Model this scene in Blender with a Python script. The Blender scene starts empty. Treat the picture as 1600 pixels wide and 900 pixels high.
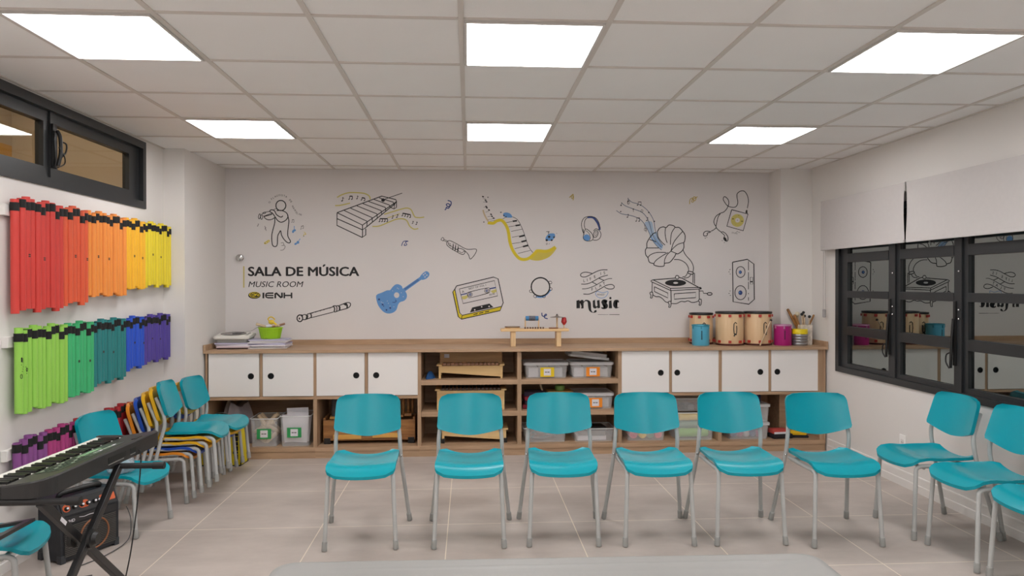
import bpy, bmesh, math, random
from mathutils import Vector, Matrix
SC = bpy.context.scene
COL = SC.collection
PI = math.pi
random.seed(7)

# ---------------------------------------------------------------- camera, world, exposure
CAM_H = 1.535
cam = bpy.data.cameras.new('camera')
cam.sensor_fit = 'HORIZONTAL'; cam.sensor_width = 36.0
cam.lens = 1115.2 / 1600 * 36.0
cam.clip_start = 0.05; cam.clip_end = 100
co = bpy.data.objects.new('camera', cam); COL.objects.link(co)
_y, _p, _r = 0.0608937, -0.00511281, 0.0009711
_f = Vector((math.sin(_y) * math.cos(_p), math.cos(_y) * math.cos(_p), math.sin(_p)))
_rt = Vector((math.cos(_y), -math.sin(_y), 0)); _dn = -_rt.cross(_f)
_r2 = math.cos(_r) * _rt + math.sin(_r) * _dn; _d2 = -math.sin(_r) * _rt + math.cos(_r) * _dn
M = Matrix((_r2, -_d2, -_f)).transposed().to_4x4(); M.translation = Vector((0, 0, CAM_H))
co.matrix_world = M
SC.camera = co

PANEL_E = 13.0                      # radiance of the LED ceiling panels
CORRIDOR_E = 34.0
SC.view_settings.view_transform = 'Standard'
SC.view_settings.look = 'None'
SC.view_settings.gamma = 1.0
SC.view_settings.use_curve_mapping = False
SC.view_settings.exposure = 0.22
w = bpy.data.worlds.new('night'); SC.world = w; w.use_nodes = True
w.node_tree.nodes['Background'].inputs[0].default_value = (0.010, 0.012, 0.016, 1)
w.node_tree.nodes['Background'].inputs[1].default_value = 1.0

# ---------------------------------------------------------------- materials
def lin(h):
    h = h.lstrip('#'); v = [int(h[i:i + 2], 16) / 255 for i in (0, 2, 4)]
    return tuple((c / 12.92 if c <= .04045 else ((c + .055) / 1.055) ** 2.4) for c in v) + (1,)
MATS = {}
def mat(name, hexc, rough=.5, var=.06, scale=6, bump=0, metal=0, spec=.5, stretch=(1, 1, 1), bscale=None, coat=0):
    if name in MATS: return MATS[name]
    m = bpy.data.materials.new(name); m.use_nodes = True; nt = m.node_tree; N = nt.nodes; L = nt.links
    b = N['Principled BSDF']
    tc = N.new('ShaderNodeTexCoord'); mp = N.new('ShaderNodeMapping'); mp.inputs['Scale'].default_value = stretch
    L.new(tc.outputs['Object'], mp.inputs[0])
    no = N.new('ShaderNodeTexNoise'); no.inputs['Scale'].default_value = scale; no.inputs['Detail'].default_value = 5
    L.new(mp.outputs[0], no.inputs['Vector'])
    r = N.new('ShaderNodeValToRGB'); c = lin(hexc)
    r.color_ramp.elements[0].position = .3; r.color_ramp.elements[1].position = .7
    r.color_ramp.elements[0].color = tuple(x * (1 - var) for x in c[:3]) + (1,)
    r.color_ramp.elements[1].color = tuple(min(1, x * (1 + var)) for x in c[:3]) + (1,)
    L.new(no.outputs['Fac'], r.inputs[0]); L.new(r.outputs[0], b.inputs['Base Color'])
    b.inputs['Roughness'].default_value = rough; b.inputs['Metallic'].default_value = metal
    b.inputs['Specular IOR Level'].default_value = spec
    b.inputs['Coat Weight'].default_value = coat
    if bump:
        n2 = N.new('ShaderNodeTexNoise'); n2.inputs['Scale'].default_value = bscale or scale * 8; n2.inputs['Detail'].default_value = 3
        L.new(mp.outputs[0], n2.inputs['Vector'])
        bp = N.new('ShaderNodeBump'); bp.inputs['Strength'].default_value = bump; bp.inputs['Distance'].default_value = .003
        L.new(n2.outputs['Fac'], bp.inputs['Height']); L.new(bp.outputs[0], b.inputs['Normal'])
    MATS[name] = m; return m
def wood(name, c1, c2, rough=.5, axis='x', scale=3.0):
    if name in MATS: return MATS[name]
    m = bpy.data.materials.new(name); m.use_nodes = True; nt = m.node_tree; N = nt.nodes; L = nt.links
    b = N['Principled BSDF']; tc = N.new('ShaderNodeTexCoord'); mp = N.new('ShaderNodeMapping')
    mp.inputs['Scale'].default_value = {'x': (.6, 9, 9), 'z': (9, 9, .6), 'y': (9, .6, 9)}[axis]
    L.new(tc.outputs['Object'], mp.inputs[0])
    no = N.new('ShaderNodeTexNoise'); no.inputs['Scale'].default_value = scale; no.inputs['Detail'].default_value = 8
    no.inputs['Roughness'].default_value = .65; no.inputs['Distortion'].default_value = .4
    L.new(mp.outputs[0], no.inputs['Vector'])
    r = N.new('ShaderNodeValToRGB'); r.color_ramp.elements[0].position = .32; r.color_ramp.elements[1].position = .68
    r.color_ramp.elements[0].color = lin(c1); r.color_ramp.elements[1].color = lin(c2)
    L.new(no.outputs['Fac'], r.inputs[0]); L.new(r.outputs[0], b.inputs['Base Color'])
    b.inputs['Roughness'].default_value = rough
    MATS[name] = m; return m
def emit(name, rgb, e):
    m = bpy.data.materials.new(name); m.use_nodes = True; N = m.node_tree.nodes
    N.remove(N['Principled BSDF']); em = N.new('ShaderNodeEmission')
    em.inputs[0].default_value = tuple(rgb) + (1,); em.inputs[1].default_value = e
    m.node_tree.links.new(em.outputs[0], N['Material Output'].inputs[0]); MATS[name] = m; return m
def glass(name, tint, ior):
    m = bpy.data.materials.new(name); m.use_nodes = True; N = m.node_tree.nodes; L = m.node_tree.links
    N.remove(N['Principled BSDF'])
    fr = N.new('ShaderNodeFresnel'); fr.inputs[0].default_value = ior
    t = N.new('ShaderNodeBsdfTransparent'); t.inputs[0].default_value = tuple(tint) + (1,)
    g = N.new('ShaderNodeBsdfGlossy'); g.inputs['Roughness'].default_value = 0.0; g.inputs[0].default_value = (.93, 1, .97, 1)
    ge = N.new('ShaderNodeNewGeometry'); iv = N.new('ShaderNodeMath'); iv.operation = 'SUBTRACT'; iv.inputs[0].default_value = 1.0; L.new(ge.outputs['Backfacing'], iv.inputs[1])
    mu = N.new('ShaderNodeMath'); mu.operation = 'MULTIPLY'; L.new(fr.outputs[0], mu.inputs[0]); L.new(iv.outputs[0], mu.inputs[1])
    mx = N.new('ShaderNodeMixShader'); L.new(mu.outputs[0], mx.inputs[0]); L.new(t.outputs[0], mx.inputs[1]); L.new(g.outputs[0], mx.inputs[2])
    L.new(mx.outputs[0], N['Material Output'].inputs[0]); MATS[name] = m; return m
def clear_plastic(name, hexc, alpha, rough=.25):
    m = mat(name, hexc, rough, .03, 9); m.node_tree.nodes['Principled BSDF'].inputs['Alpha'].default_value = alpha; return m

PAINT = mat('wall_paint', 'e3dfdb', .75, .012, 2, .05, bscale=220)
PAINT_B = mat('mural_wall_paint', 'dcd7d5', .8, .012, 2, .05, bscale=220)
PAINT_C = mat('ceiling_tile', 'f3f1ef', .9, .01, 3, .25, bscale=160)
GRIDM = mat('ceiling_grid_metal', 'd6cfc8', .6, .02, 3)
WHITE = mat('white_trim', 'e6e2de', .45, .01, 3)
DARKF = mat('dark_window_frame', '282a2c', .38, .05, 8)
WOODC = wood('cabinet_oak', 'a08265', 'c09f80', .5, 'x')
WOODV = wood('cabinet_oak_upright', '9c7e62', 'b99a7c', .5, 'z')
DOORW = mat('door_white', 'eae6e3', .4, .012, 2)
BLACK = mat('black_plastic', '161616', .42, .12, 10)
BLKM = mat('black_metal', '1c1c1d', .35, .1, 10)
STEEL = mat('grey_painted_steel', 'b4b5b3', .38, .03, 8)
CAPG = mat('grey_foot_cap', '9fa09d', .5, .03, 8)
CHROME = mat('chrome', 'c8c8c8', .15, .02, 5, metal=1)
TEAL = mat('teal_plastic', '0096a6', .27, .02, 4, spec=.4)
YELP = mat('yellow_chair_plastic', 'e2ad10', .36, .03, 4)
BLUP = mat('blue_chair_plastic', '1d49a8', .36, .03, 4)
ORAP = mat('orange_chair_plastic', 'e08a24', .36, .03, 4)
PINE = wood('pine', 'd9b27e', 'ecca98', .5, 'x')
PINEV = wood('pine_upright', 'd5b083', 'e9ca9c', .5, 'z')
PAPER = mat('white_paper', 'dcd9de', .8, .04, 12)

# floor tiles with pale grout lines
def floor_mat():
    m = bpy.data.materials.new('porcelain_floor_tile'); m.use_nodes = True; nt = m.node_tree; N = nt.nodes; L = nt.links
    b = N['Principled BSDF']; tc = N.new('ShaderNodeTexCoord'); sp = N.new('ShaderNodeSeparateXYZ'); L.new(tc.outputs['Object'], sp.inputs[0])
    def mth(op, a, bb=None):
        n = N.new('ShaderNodeMath'); n.operation = op
        for i, v in enumerate((a, bb)):
            if v is None: continue
            if isinstance(v, (int, float)): n.inputs[i].default_value = v
            else: L.new(v, n.inputs[i])
        return n.outputs[0]
    def line(o, off):
        t = mth('FRACT', mth('DIVIDE', mth('ADD', o, off), .8))
        return mth('LESS_THAN', mth('MINIMUM', t, mth('SUBTRACT', 1.0, t)), .0034)
    g = mth('MAXIMUM', line(sp.outputs[0], 16 - .668), line(sp.outputs[1], 16 - 4.575))
    no = N.new('ShaderNodeTexNoise'); no.inputs['Scale'].default_value = 2.2; no.inputs['Detail'].default_value = 9; no.inputs['Roughness'].default_value = .62
    mp = N.new('ShaderNodeMapping'); mp.inputs['Scale'].default_value = (.7, 1.3, 1); L.new(tc.outputs['Object'], mp.inputs[0]); L.new(mp.outputs[0], no.inputs['Vector'])
    r = N.new('ShaderNodeValToRGB'); r.color_ramp.elements[0].position = .3; r.color_ramp.elements[1].position = .72
    r.color_ramp.elements[0].color = lin('a89d96'); r.color_ramp.elements[1].color = lin('c4b9b1'); L.new(no.outputs['Fac'], r.inputs[0])
    mx = N.new('ShaderNodeMix'); mx.data_type = 'RGBA'; L.new(g, mx.inputs[0]); L.new(r.outputs[0], mx.inputs[6]); mx.inputs[7].default_value = lin('e6dac8')
    L.new(mx.outputs[2], b.inputs['Base Color']); b.inputs['Roughness'].default_value = .42; b.inputs['Specular IOR Level'].default_value = .35
    return m
FLOORM = floor_mat()

# ---------------------------------------------------------------- mesh helpers
class MB:
    def __init__(s): s.bm = bmesh.new(); s.mi = 0; s.mats = []
    def use(s, m):
        if m not in s.mats: s.mats.append(m)
        s.mi = s.mats.index(m); return s
    def _f(s, vs):
        try: f = s.bm.faces.new(vs)
        except ValueError: return None
        f.material_index = s.mi; return f
    def box(s, x0, x1, y0, y1, z0, z1, bev=0, mtx=None):
        v = [s.bm.verts.new(Vector(p)) for p in ((x0, y0, z0), (x1, y0, z0), (x1, y1, z0), (x0, y1, z0), (x0, y0, z1), (x1, y0, z1), (x1, y1, z1), (x0, y1, z1))]
        fs = [s._f([v[i] for i in q]) for q in ((3, 2, 1, 0), (4, 5, 6, 7), (0, 1, 5, 4), (1, 2, 6, 5), (2, 3, 7, 6), (3, 0, 4, 7))]
        if bev:
            es = {e for f in fs for e in f.edges}
            r = bmesh.ops.bevel(s.bm, geom=list(es), offset=bev, segments=2, profile=.6, affect='EDGES')
            for f in r['faces']: f.material_index = s.mi
            v = list({x for f in r['faces'] for x in f.verts} | {x for x in v if x.is_valid})
        if mtx is not None:
            for x in v:
                if x.is_valid: x.co = mtx @ x.co
        return s
    def tube(s, pts, r, seg=10, cap=True, closed=False):
        P = [Vector(p) for p in pts]; n = len(P); rings = []; prev = None
        for i, p in enumerate(P):
            a = P[i - 1] if (i or closed) else p; b = P[(i + 1) % n] if (i < n - 1 or closed) else p
            t = (b - a).normalized()
            if prev is None:
                u = t.cross(Vector((0, 0, 1)))
                if u.length < .05: u = t.cross(Vector((1, 0, 0)))
                u.normalize()
            else:
                u = prev - t * prev.dot(t); u.normalize()
            prev = u; vv = t.cross(u)
            rr = r[i] if isinstance(r, (list, tuple)) else r
            rings.append([s.bm.verts.new(p + (u * math.cos(2 * PI * k / seg) + vv * math.sin(2 * PI * k / seg)) * rr) for k in range(seg)])
        m = n if closed else n - 1
        for i in range(m):
            A = rings[i]; B = rings[(i + 1) % n]
            for k in range(seg): s._f([A[k], A[(k + 1) % seg], B[(k + 1) % seg], B[k]])
        if cap and not closed: s._f(rings[0][::-1]); s._f(rings[-1])
        return s
    def lathe(s, prof, c=(0, 0, 0), seg=28, sx=1, sy=1, close=False):
        c = Vector(c); rings = []
        for (r, z) in prof:
            if r < 1e-6: rings.append([s.bm.verts.new(c + Vector((0, 0, z)))])
            else: rings.append([s.bm.verts.new(c + Vector((r * sx * math.cos(2 * PI * k / seg), r * sy * math.sin(2 * PI * k / seg), z))) for k in range(seg)])
        pr = list(zip(rings, rings[1:])) + ([(rings[-1], rings[0])] if close else [])
        for A, B in pr:
            for k in range(seg):
                j = (k + 1) % seg
                if len(A) == 1 and len(B) == 1: continue
                if len(A) == 1: s._f([A[0], B[k], B[j]][::-1])
                elif len(B) == 1: s._f([A[k], A[j], B[0]])
                else: s._f([A[k], A[j], B[j], B[k]])
        return s
    def prism(s, poly, d, o=(0, 0, 0), ax='y'):
        """polygon in (x,z) extruded along y by d (ax='y'), or in (x,y) along z, or (y,z) along x"""
        def P(a, b, t):
            return {'y': Vector((a, t, b)), 'z': Vector((a, b, t)), 'x': Vector((t, a, b))}[ax] + Vector(o)
        A = [s.bm.verts.new(P(a, b, 0)) for a, b in poly]; B = [s.bm.verts.new(P(a, b, d)) for a, b in poly]
        s._f(A); s._f(B[::-1]); n = len(poly)
        for i in range(n): s._f([A[i], B[i], B[(i + 1) % n], A[(i + 1) % n]])
        return s
    def grid(s, fn, nu, nv, thick=None):
        """fn(i/nu, j/nv) -> point; thick: offset vector fn for a closed shell"""
        T = [[s.bm.verts.new(Vector(fn(i / nu, j / nv))) for j in range(nv + 1)] for i in range(nu + 1)]
        for i in range(nu):
            for j in range(nv): s._f([T[i][j], T[i + 1][j], T[i + 1][j + 1], T[i][j + 1]])
        if thick:
            off = Vector(thick)
            B = [[s.bm.verts.new(T[i][j].co + off) for j in range(nv + 1)] for i in range(nu + 1)]
            for i in range(nu):
                for j in range(nv): s._f([B[i][j], B[i][j + 1], B[i + 1][j + 1], B[i + 1][j]])
            ring = [(i, 0) for i in range(nu)] + [(nu, j) for j in range(nv)] + [(i, nv) for i in range(nu, 0, -1)] + [(0, j) for j in range(nv, 0, -1)]
            for q in range(len(ring)):
                a = ring[q]; b = ring[(q + 1) % len(ring)]
                s._f([T[a[0]][a[1]], B[a[0]][a[1]], B[b[0]][b[1]], T[b[0]][b[1]]])
        return s
    def sphere(s, c, r, seg=12, sc=(1, 1, 1)):
        c = Vector(c); n = seg // 2
        prof = [(r * math.sin(PI * i / n) if 0 < i < n else 0, -r * math.cos(PI * i / n) * sc[2]) for i in range(n + 1)]
        return s.lathe(prof, c, seg, sc[0], sc[1])
    def xf(s, mtx):
        bmesh.ops.transform(s.bm, matrix=mtx, verts=s.bm.verts); return s
    def build(s, name, m=None, parent=None, smooth=False, loc=(0, 0, 0), rot=(0, 0, 0), sub=0):
        bmesh.ops.recalc_face_normals(s.bm, faces=s.bm.faces)
        me = bpy.data.meshes.new(name); s.bm.to_mesh(me); s.bm.free()
        for q in ([m] if m else s.mats): me.materials.append(q)
        if smooth:
            me.polygons.foreach_set('use_smooth', [True] * len(me.polygons))
            try: me.set_sharp_from_angle(angle=math.radians(42))
            except Exception: pass
        o = bpy.data.objects.new(name, me); COL.objects.link(o)
        o.location = loc; o.rotation_euler = rot
        if parent: o.parent = parent
        if sub:
            md = o.modifiers.new('subdivision', 'SUBSURF'); md.levels = sub; md.render_levels = sub
        return o
def tag(o, label, cat, group=None, kind=None):
    o['label'] = label; o['category'] = cat
    if group: o['group'] = group
    if kind: o['kind'] = kind
    return o
def thing(name, label, cat, loc=(0, 0, 0), rz=0, group=None, rot=None):
    o = bpy.data.objects.new(name, None); o.empty_display_size = .1; COL.objects.link(o)
    o.location = loc; o.rotation_euler = rot or (0, 0, rz)
    return tag(o, label, cat, group)
def struct(o):
    o['kind'] = 'structure'; return o
def kids(o): return list(o.children)
def dup(root, loc=None, rot=None, label=None, group=None, swap=None):
    def cp(o, par):
        c = o.copy(); COL.objects.link(c)
        if par: c.parent = par
        for ch in kids(o): cp(ch, c)
        return c
    r = cp(root, None)
    if loc is not None: r.location = loc
    if rot is not None: r.rotation_euler = rot
    if label: r['label'] = label
    if group: r['group'] = group
    if swap:
        for ch in kids(r) + [g for c in kids(r) for g in kids(c)]:
            if ch.type == 'MESH' and ch.data.materials and ch.data.materials[0] == swap[0]:
                key = ch.data.name
                if key not in swap[2]:
                    swap[2][key] = ch.data.copy(); swap[2][key].materials[0] = swap[1]
                ch.data = swap[2][key]
    return r
def arc(c, r, a0, a1, n, plane='xy'):
    out = []
    for i in range(n + 1):
        a = math.radians(a0 + (a1 - a0) * i / n); out.append((c[0] + r * math.cos(a), c[1] + r * math.sin(a)))
    return out
def rrect(x0, x1, y0, y1, r, n=5):
    return arc((x1 - r, y0 + r), r, -90, 0, n) + arc((x1 - r, y1 - r), r, 0, 90, n) + arc((x0 + r, y1 - r), r, 90, 180, n) + arc((x0 + r, y0 + r), r, 180, 270, n)
def spline(P, n=8, closed=False):
    P = [Vector(p) for p in P]; out = []; N = len(P)
    if N < 3: return P
    for i in range(N if closed else N - 1):
        g = lambda k: P[k % N] if closed else P[max(0, min(N - 1, k))]
        a, b, c, d = g(i - 1), g(i), g(i + 1), g(i + 2)
        for k in range(n):
            t = k / n
            out.append(.5 * ((2 * b) + (c - a) * t + (2 * a - 5 * b + 4 * c - d) * t * t + (3 * b - a - 3 * c + d) * t ** 3))
    if not closed: out.append(P[-1])
    return out
def textmesh(mb, txt, size, mtx, shear=0, bold=0, width=None):
    """flat lettering (built-in font) added to an MB, in the x-z plane of mtx, cap height = size"""
    cu = bpy.data.curves.new('t', 'FONT'); cu.body = txt; cu.size = 1; cu.shear = shear; cu.resolution_u = 3
    o = bpy.data.objects.new('t', cu); COL.objects.link(o); bpy.context.view_layer.update()
    me = bpy.data.meshes.new_from_object(o.evaluated_get(bpy.context.evaluated_depsgraph_get()))
    xs = [v.co.x for v in me.vertices] or [0, 1]; w0 = max(xs) - min(xs); sy = size / .70; sx = sy if not width else width / max(w0, 1e-4); x0 = min(xs)
    offs = [(0, 0)] if not bold else [(a * bold * .02 * size, b * bold * .012 * size) for a, b in ((-1, 0), (1, 0), (0, 1), (0, -1), (0, 0))]
    for q, (ox, oz) in enumerate(offs):
        vs = [mb.bm.verts.new(mtx @ Vector(((v.co.x - x0) * sx + ox, -q * .000004, v.co.y * sy + oz))) for v in me.vertices]
        for p in me.polygons: mb._f([vs[i] for i in p.vertices])
    bpy.data.objects.remove(o); bpy.data.curves.remove(cu); bpy.data.meshes.remove(me)
    return mb

# ---------------------------------------------------------------- the room
XL, XR, YB, YF, ZC = -2.48, 3.30, 6.95, -1.6, 2.644
struct(MB().box(XL - .15, XR + .15, YF - .15, YB + .15, -.12, 0).build('floor', FLOORM))
struct(MB().box(XL - .15, XR + .15, YF - .15, YB + .15, ZC, ZC + .1).build('ceiling', PAINT_C))
struct(MB().box(XL - .15, XR + .15, YB, YB + .15, 0, ZC).build('wall_back', PAINT_B))
struct(MB().box(XL - .15, XR + .15, YF - .15, YF, 0, ZC).build('wall_front', PAINT))
LW = (3.20, 5.645, 2.115, 2.625)    # left window opening y0,y1,z0,z1
RW = (2.40, 6.222, .755, 2.16)      # right window opening
def wall_with_hole(x0, x1, h, name):
    m = MB(); y0, y1, z0, z1 = h
    m.box(x0, x1, YF, YB, 0, z0); m.box(x0, x1, YF, YB, z1, ZC); m.box(x0, x1, YF, y0, z0, z1); m.box(x0, x1, y1, YB, z0, z1)
    bmesh.ops.remove_doubles(m.bm, verts=m.bm.verts, dist=1e-5)
    return struct(m.build(name, PAINT))
wall_with_hole(XL - .15, XL, LW, 'wall_left')
wall_with_hole(XR, XR + .15, RW, 'wall_right')
struct(MB().box(XL, -2.31, 5.975, YB, 0, ZC).build('wall_pillar_left', PAINT))
struct(MB().box(2.99, XR, 6.68, YB, 0, ZC).build('wall_pillar_right', PAINT))
BBP = [(0, 0), (.016, 0), (.016, .055), (.012, .06), (.012, .112), (.009, .118), (0, .118)]
m = MB(); m.prism([(-a, b) for a, b in BBP], 6.36 - YF, (XR, YF, 0)); struct(m.build('baseboard_right', WHITE))
m = MB(); m.prism(BBP, 5.975 - YF, (XL, YF, 0)); struct(m.build('baseboard_left', WHITE))

# suspended ceiling: exposed T grid on a 0.625 m module
GX, GY, GT = -.030, 2.984, .625
m = MB()
for i in range(-3, 6):
    x = GX + i * GT
    m.box(x - .012, x + .012, YF, YB, ZC - .006, ZC + .01)
for j in range(-7, 7):
    y = GY + j * GT
    m.box(XL, XR, y - .010, y + .010, ZC - .0055, ZC + .01)
m.box(XL, XL + .018, YF, YB, ZC - .006, ZC); m.box(XR - .018, XR, YF, YB, ZC - .006, ZC)
m.box(XL, XR, YB - .018, YB, ZC - .006, ZC)
struct(m.build('trim_1', GRIDM))
LED = emit('led_diffuser', (1, .98, .98), PANEL_E)
LFR = mat('led_frame', 'd8d4d0', .4, .01, 3)
def ceiling_light(i, j, label):
    x0, y0 = GX + i * GT, GY + j * GT
    t = thing('ceiling_light', label, 'ceiling light', (x0 + GT / 2, y0 + GT / 2, ZC), 0, 'square panel lights in the ceiling')
    f = MB(); a, b = .298, .2875
    for q in ((-a, a, -a, -b), (-a, a, b, a), (-a, -b, -b, b), (b, a, -b, b)): f.box(q[0], q[1], q[2], q[3], -.014, 0)
    f.build('frame', LFR, t)
    MB().box(-b, b, -b, b, -.008, -.002).build('diffuser', LED, t)
lpos = {-3: 'left', 0: 'middle', 3: 'right'}
for j, row in ((0, 'front'), (3, 'back')):
    for i in (-3, 0, 3):
        ceiling_light(i, j, 'square white ceiling panel light, %s one of the three in the %s row' % (lpos[i], row))
for j, row in ((-3, 'first row behind the viewer'), (-6, 'last row behind the viewer')):
    for i in (-3, 0, 3):
        ceiling_light(i, j, 'square white ceiling panel light, %s one in the %s' % (lpos[i], row))

# ---- left window (high strip of two sashes onto a corridor)
wl = bpy.data.objects.new('window_1', None); COL.objects.link(wl); wl.location = (XL, 4.42, 2.115); struct(wl)
def frame_rect(mb, x0, x1, y0, y1, z0, z1, wy, wz):
    mb.box(x0, x1, y0, y0 + wy, z0, z1); mb.box(x0, x1, y1 - wy, y1, z0, z1)
    mb.box(x0, x1, y0 + wy, y1 - wy, z0, z0 + wz); mb.box(x0, x1, y0 + wy, y1 - wy, z1 - wz, z1)
    return mb
OF = Matrix.Translation((-XL, -4.42, -2.115))
m = frame_rect(MB(), XL - .10, XL + .012, LW[0], LW[1], LW[2], LW[3], .05, .055)
m.box(XL - .10, XL - .01, 4.425, 4.47, LW[2] + .05, LW[3] - .05); m.xf(OF); m.build('window_frame', DARKF, wl)
for (a, b) in ((3.25, 4.43), (4.465, 5.595)):
    m = frame_rect(MB(), XL - .07, XL - .022, a, b, LW[2] + .055, LW[3] - .055, .055, .066)
    if b > 5: m.box(XL - .07, XL - .022, 5.44, 5.545, LW[2] + .12, LW[3] - .12)
    m.xf(OF); m.build('sash', DARKF, wl)
    m = MB().box(XL - .052, XL - .046, a + .05, min(b - .05, 5.442), LW[2] + .115, LW[3] - .115); m.xf(OF)
    m.build('pane', MATS.get('corridor_glass') or glass('corridor_glass', (.86, .84, .80), 1.5), wl)
m = MB(); m.box(XL - .02, XL + .004, 4.43, 4.475, 2.235, 2.50, .004)
m.tube(spline([(XL + .015, 4.45, 2.46), (XL + .03, 4.455, 2.42), (XL + .03, 4.46, 2.33), (XL + .02, 4.45, 2.25)]), .011)
m.tube(spline([(XL + .02, 4.47, 2.40), (XL + .035, 4.51, 2.39), (XL + .035, 4.505, 2.34), (XL + .025, 4.47, 2.30)]), .005)
m.tube(spline([(XL + .03, 4.44, 2.36), (XL + .04, 4.48, 2.31), (XL + .03, 4.50, 2.27), (XL + .02, 4.45, 2.24)]), .004)
m.xf(OF); m.build('handle', BLACK, wl, True)

# ---- corridor beyond the left window
OCH = mat('corridor_ochre_paint', 'c79a3a', .8, .05, 2)
BEI = mat('corridor_beige_paint', 'b9ad9c', .8, .03, 2)
struct(MB().box(-4.45, -4.35, -1.6, 7.1, 0, 2.86).build('wall_corridor', OCH))
m = MB(); m.box(-4.45, -4.35, -1.6, 7.1, 2.86, 3.5); struct(m.build('trim_2', BEI))
struct(MB().box(-4.45, XL - .15, -1.6, 7.1, 3.5, 3.6).build('ceiling_corridor', BEI))
struct(MB().box(-4.45, XL - .15, -1.6, 7.1, -.1, 0).build('floor_corridor', FLOORM))
struct(MB().box(-4.45, XL - .15, 7.1, 7.2, 0, 3.5).build('wall_corridor_end', BEI))
struct(MB().box(-4.45, XL - .15, -1.7, -1.6, 0, 3.5).build('wall_corridor_near', BEI))
struct(MB().box(XL - .15, XL - .13, -1.6, 7.1, ZC + .1, 3.5).build('trim_3', BEI))
WARM = emit('warm_tube_glow', (1, .86, .66), CORRIDOR_E)
for yy, wh in ((3.3, 'nearer'), (5.6, 'farther')):
    t = thing('corridor_light', 'warm tube light in the corridor behind the left window, %s one' % wh, 'ceiling light', (-3.6, yy, 3.5))
    MB().box(-.09, .09, -.6, .6, -.05, 0, .01).build('housing', LFR, t); MB().box(-.07, .07, -.58, .58, -.062, -.05).build('diffuser', WARM, t)

# ---- right window (dark grid window, night outside)
wr = bpy.data.objects.new('window_2', None); COL.objects.link(wr); wr.location = (XR, 4.6, .755); struct(wr)
OF = Matrix.Translation((-XR, -4.6, -.755))
m = frame_rect(MB(), XR - .012, XR + .12, RW[0], RW[1], RW[2], RW[3], .055, .05)
cols = [(6.05, 5.438), (5.287, 4.678), (4.54, 3.93), (3.79, 3.18), (3.04, 2.50)]
for (a, b), (c, d) in zip(cols, cols[1:]):
    m.box(XR - .006, XR + .10, c + .045, b - .045, RW[2] + .05, RW[3] - .05)
m.xf(OF); m.build('window_frame', DARKF, wr)
GLR = glass('night_glass', (.30, .33, .32), 3.5)
bars = (1.09, 1.165), (1.415, 1.475), (1.725, 1.80)
for n, (a, b) in enumerate(cols):
    y0, y1 = b - .05, a + .05
    if n == 0: y1 = a + .115
    m = MB(); x0, x1 = XR + .008, XR + .055
    m.box(x0, x1, y0, b, .805, 2.11); m.box(x0, x1, a, y1, .805, 2.11); m.box(x0, x1, b, a, .805, .84); m.box(x0, x1, b, a, 2.07, 2.11)
    for z0, z1 in bars: m.box(x0 - .004, x1, b, a, z0, z1, .003)
    m.xf(OF); m.build('sash', DARKF, wr)
    m = MB().box(XR + .030, XR + .036, b - .01, a + .01, .83, 2.08); m.xf(OF); m.build('pane', GLR, wr)
for yy in (5.41, 4.66, 3.91):
    m = MB(); m.box(XR - .018, XR + .01, yy - .03, yy - .006, .98, 1.42, .003)
    m.tube(spline([(XR - .02, yy - .015, 1.30), (XR - .028, yy - .01, 1.16), (XR - .03, yy - .005, 1.02), (XR - .022, yy + .01, .965)]), .010)
    m.tube(spline([(XR - .028, yy, 1.07), (XR - .034, yy + .035, 1.05), (XR - .034, yy + .04, 1.0), (XR - .03, yy + .012, .96)]), .005)
    m.xf(OF); m.build('handle', BLACK, wr, True)
    m = MB()
    for zz in (1.62, 1.36, 1.30): m.sphere((XR - .014, yy - .06, zz), .008)
    m.xf(OF); m.build('screw', CHROME, wr, True)
# ---------------------------------------------------------------- fitted storage along the back wall
YC = 6.385            # cabinet front plane
ZW = 0.96             # worktop surface
HOLE = mat('black_hole_cup', '0a0a0a', .6, .05, 9)
def unit(name, label, cat, x0, x1, doors, dividers, rows=None, yb=6.94, cut=None):
    t = thing(name, label, cat, ((x0 + x1) / 2, YC, 0), 0, None); w = (x1 - x0) / 2
    D = yb - YC; P = .016
    for a_ in (-w, w - P): MB().box(a_, a_ + P, 0, D, .0985, ZW - .026).build('side_panel', WOODV, t)
    MB().box(-w, w, 0, D, .062, .098).build('base', WOODC, t); MB().box(-w, w, .006, .03, 0.0, .062).build('plinth', WOODC, t)
    b = MB()
    if cut:   # boxed round the wall pillar
        xc, yc = cut; xc -= (x0 + x1) / 2; yc -= YC
        b.box(-w + P, xc, D - .012, D, .098, ZW - .026); b.box(xc, w - P, yc - .012, yc, .098, ZW - .026); b.box(xc - .012, xc, yc - .012, D - .012, .098, ZW - .026)
    else: b.box(-w + P, w - P, D - .012, D, .098, ZW - .026)
    b.build('back_panel', WOODC, t)
    dd = (yc - .012) if cut else (D - .012)
    if cut: MB().box(w - .049, w - P, .008, .026, .0985, ZW - .026).build('filler_panel', WOODV, t)
    if doors:
        m = MB().box(-w + P, w - P, .0, dd, .522, .548); m.build('shelf', WOODC, t)
        for (a, c, hx) in doors:
            a -= (x0 + x1) / 2; c -= (x0 + x1) / 2; hx -= (x0 + x1) / 2
            door(t, a, c, hx)
        for xd in dividers:
            xd -= (x0 + x1) / 2
            m = MB().box(xd - .012, xd + .012, 0.0, dd, .548, ZW - .026); m.build('divider', WOODV, t)
    if rows:
        for z in rows:
            for xa, xb in rows[z]:
                xa -= (x0 + x1) / 2; xb -= (x0 + x1) / 2
                MB().box(xa, xb, 0, dd, z - .042, z).build('shelf', WOODC, t)
        for xd in dividers:
            xd -= (x0 + x1) / 2
            MB().box(xd - .018, xd + .018, 0, dd, .098, ZW - .026).build('divider', WOODV, t)
    return t
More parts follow.
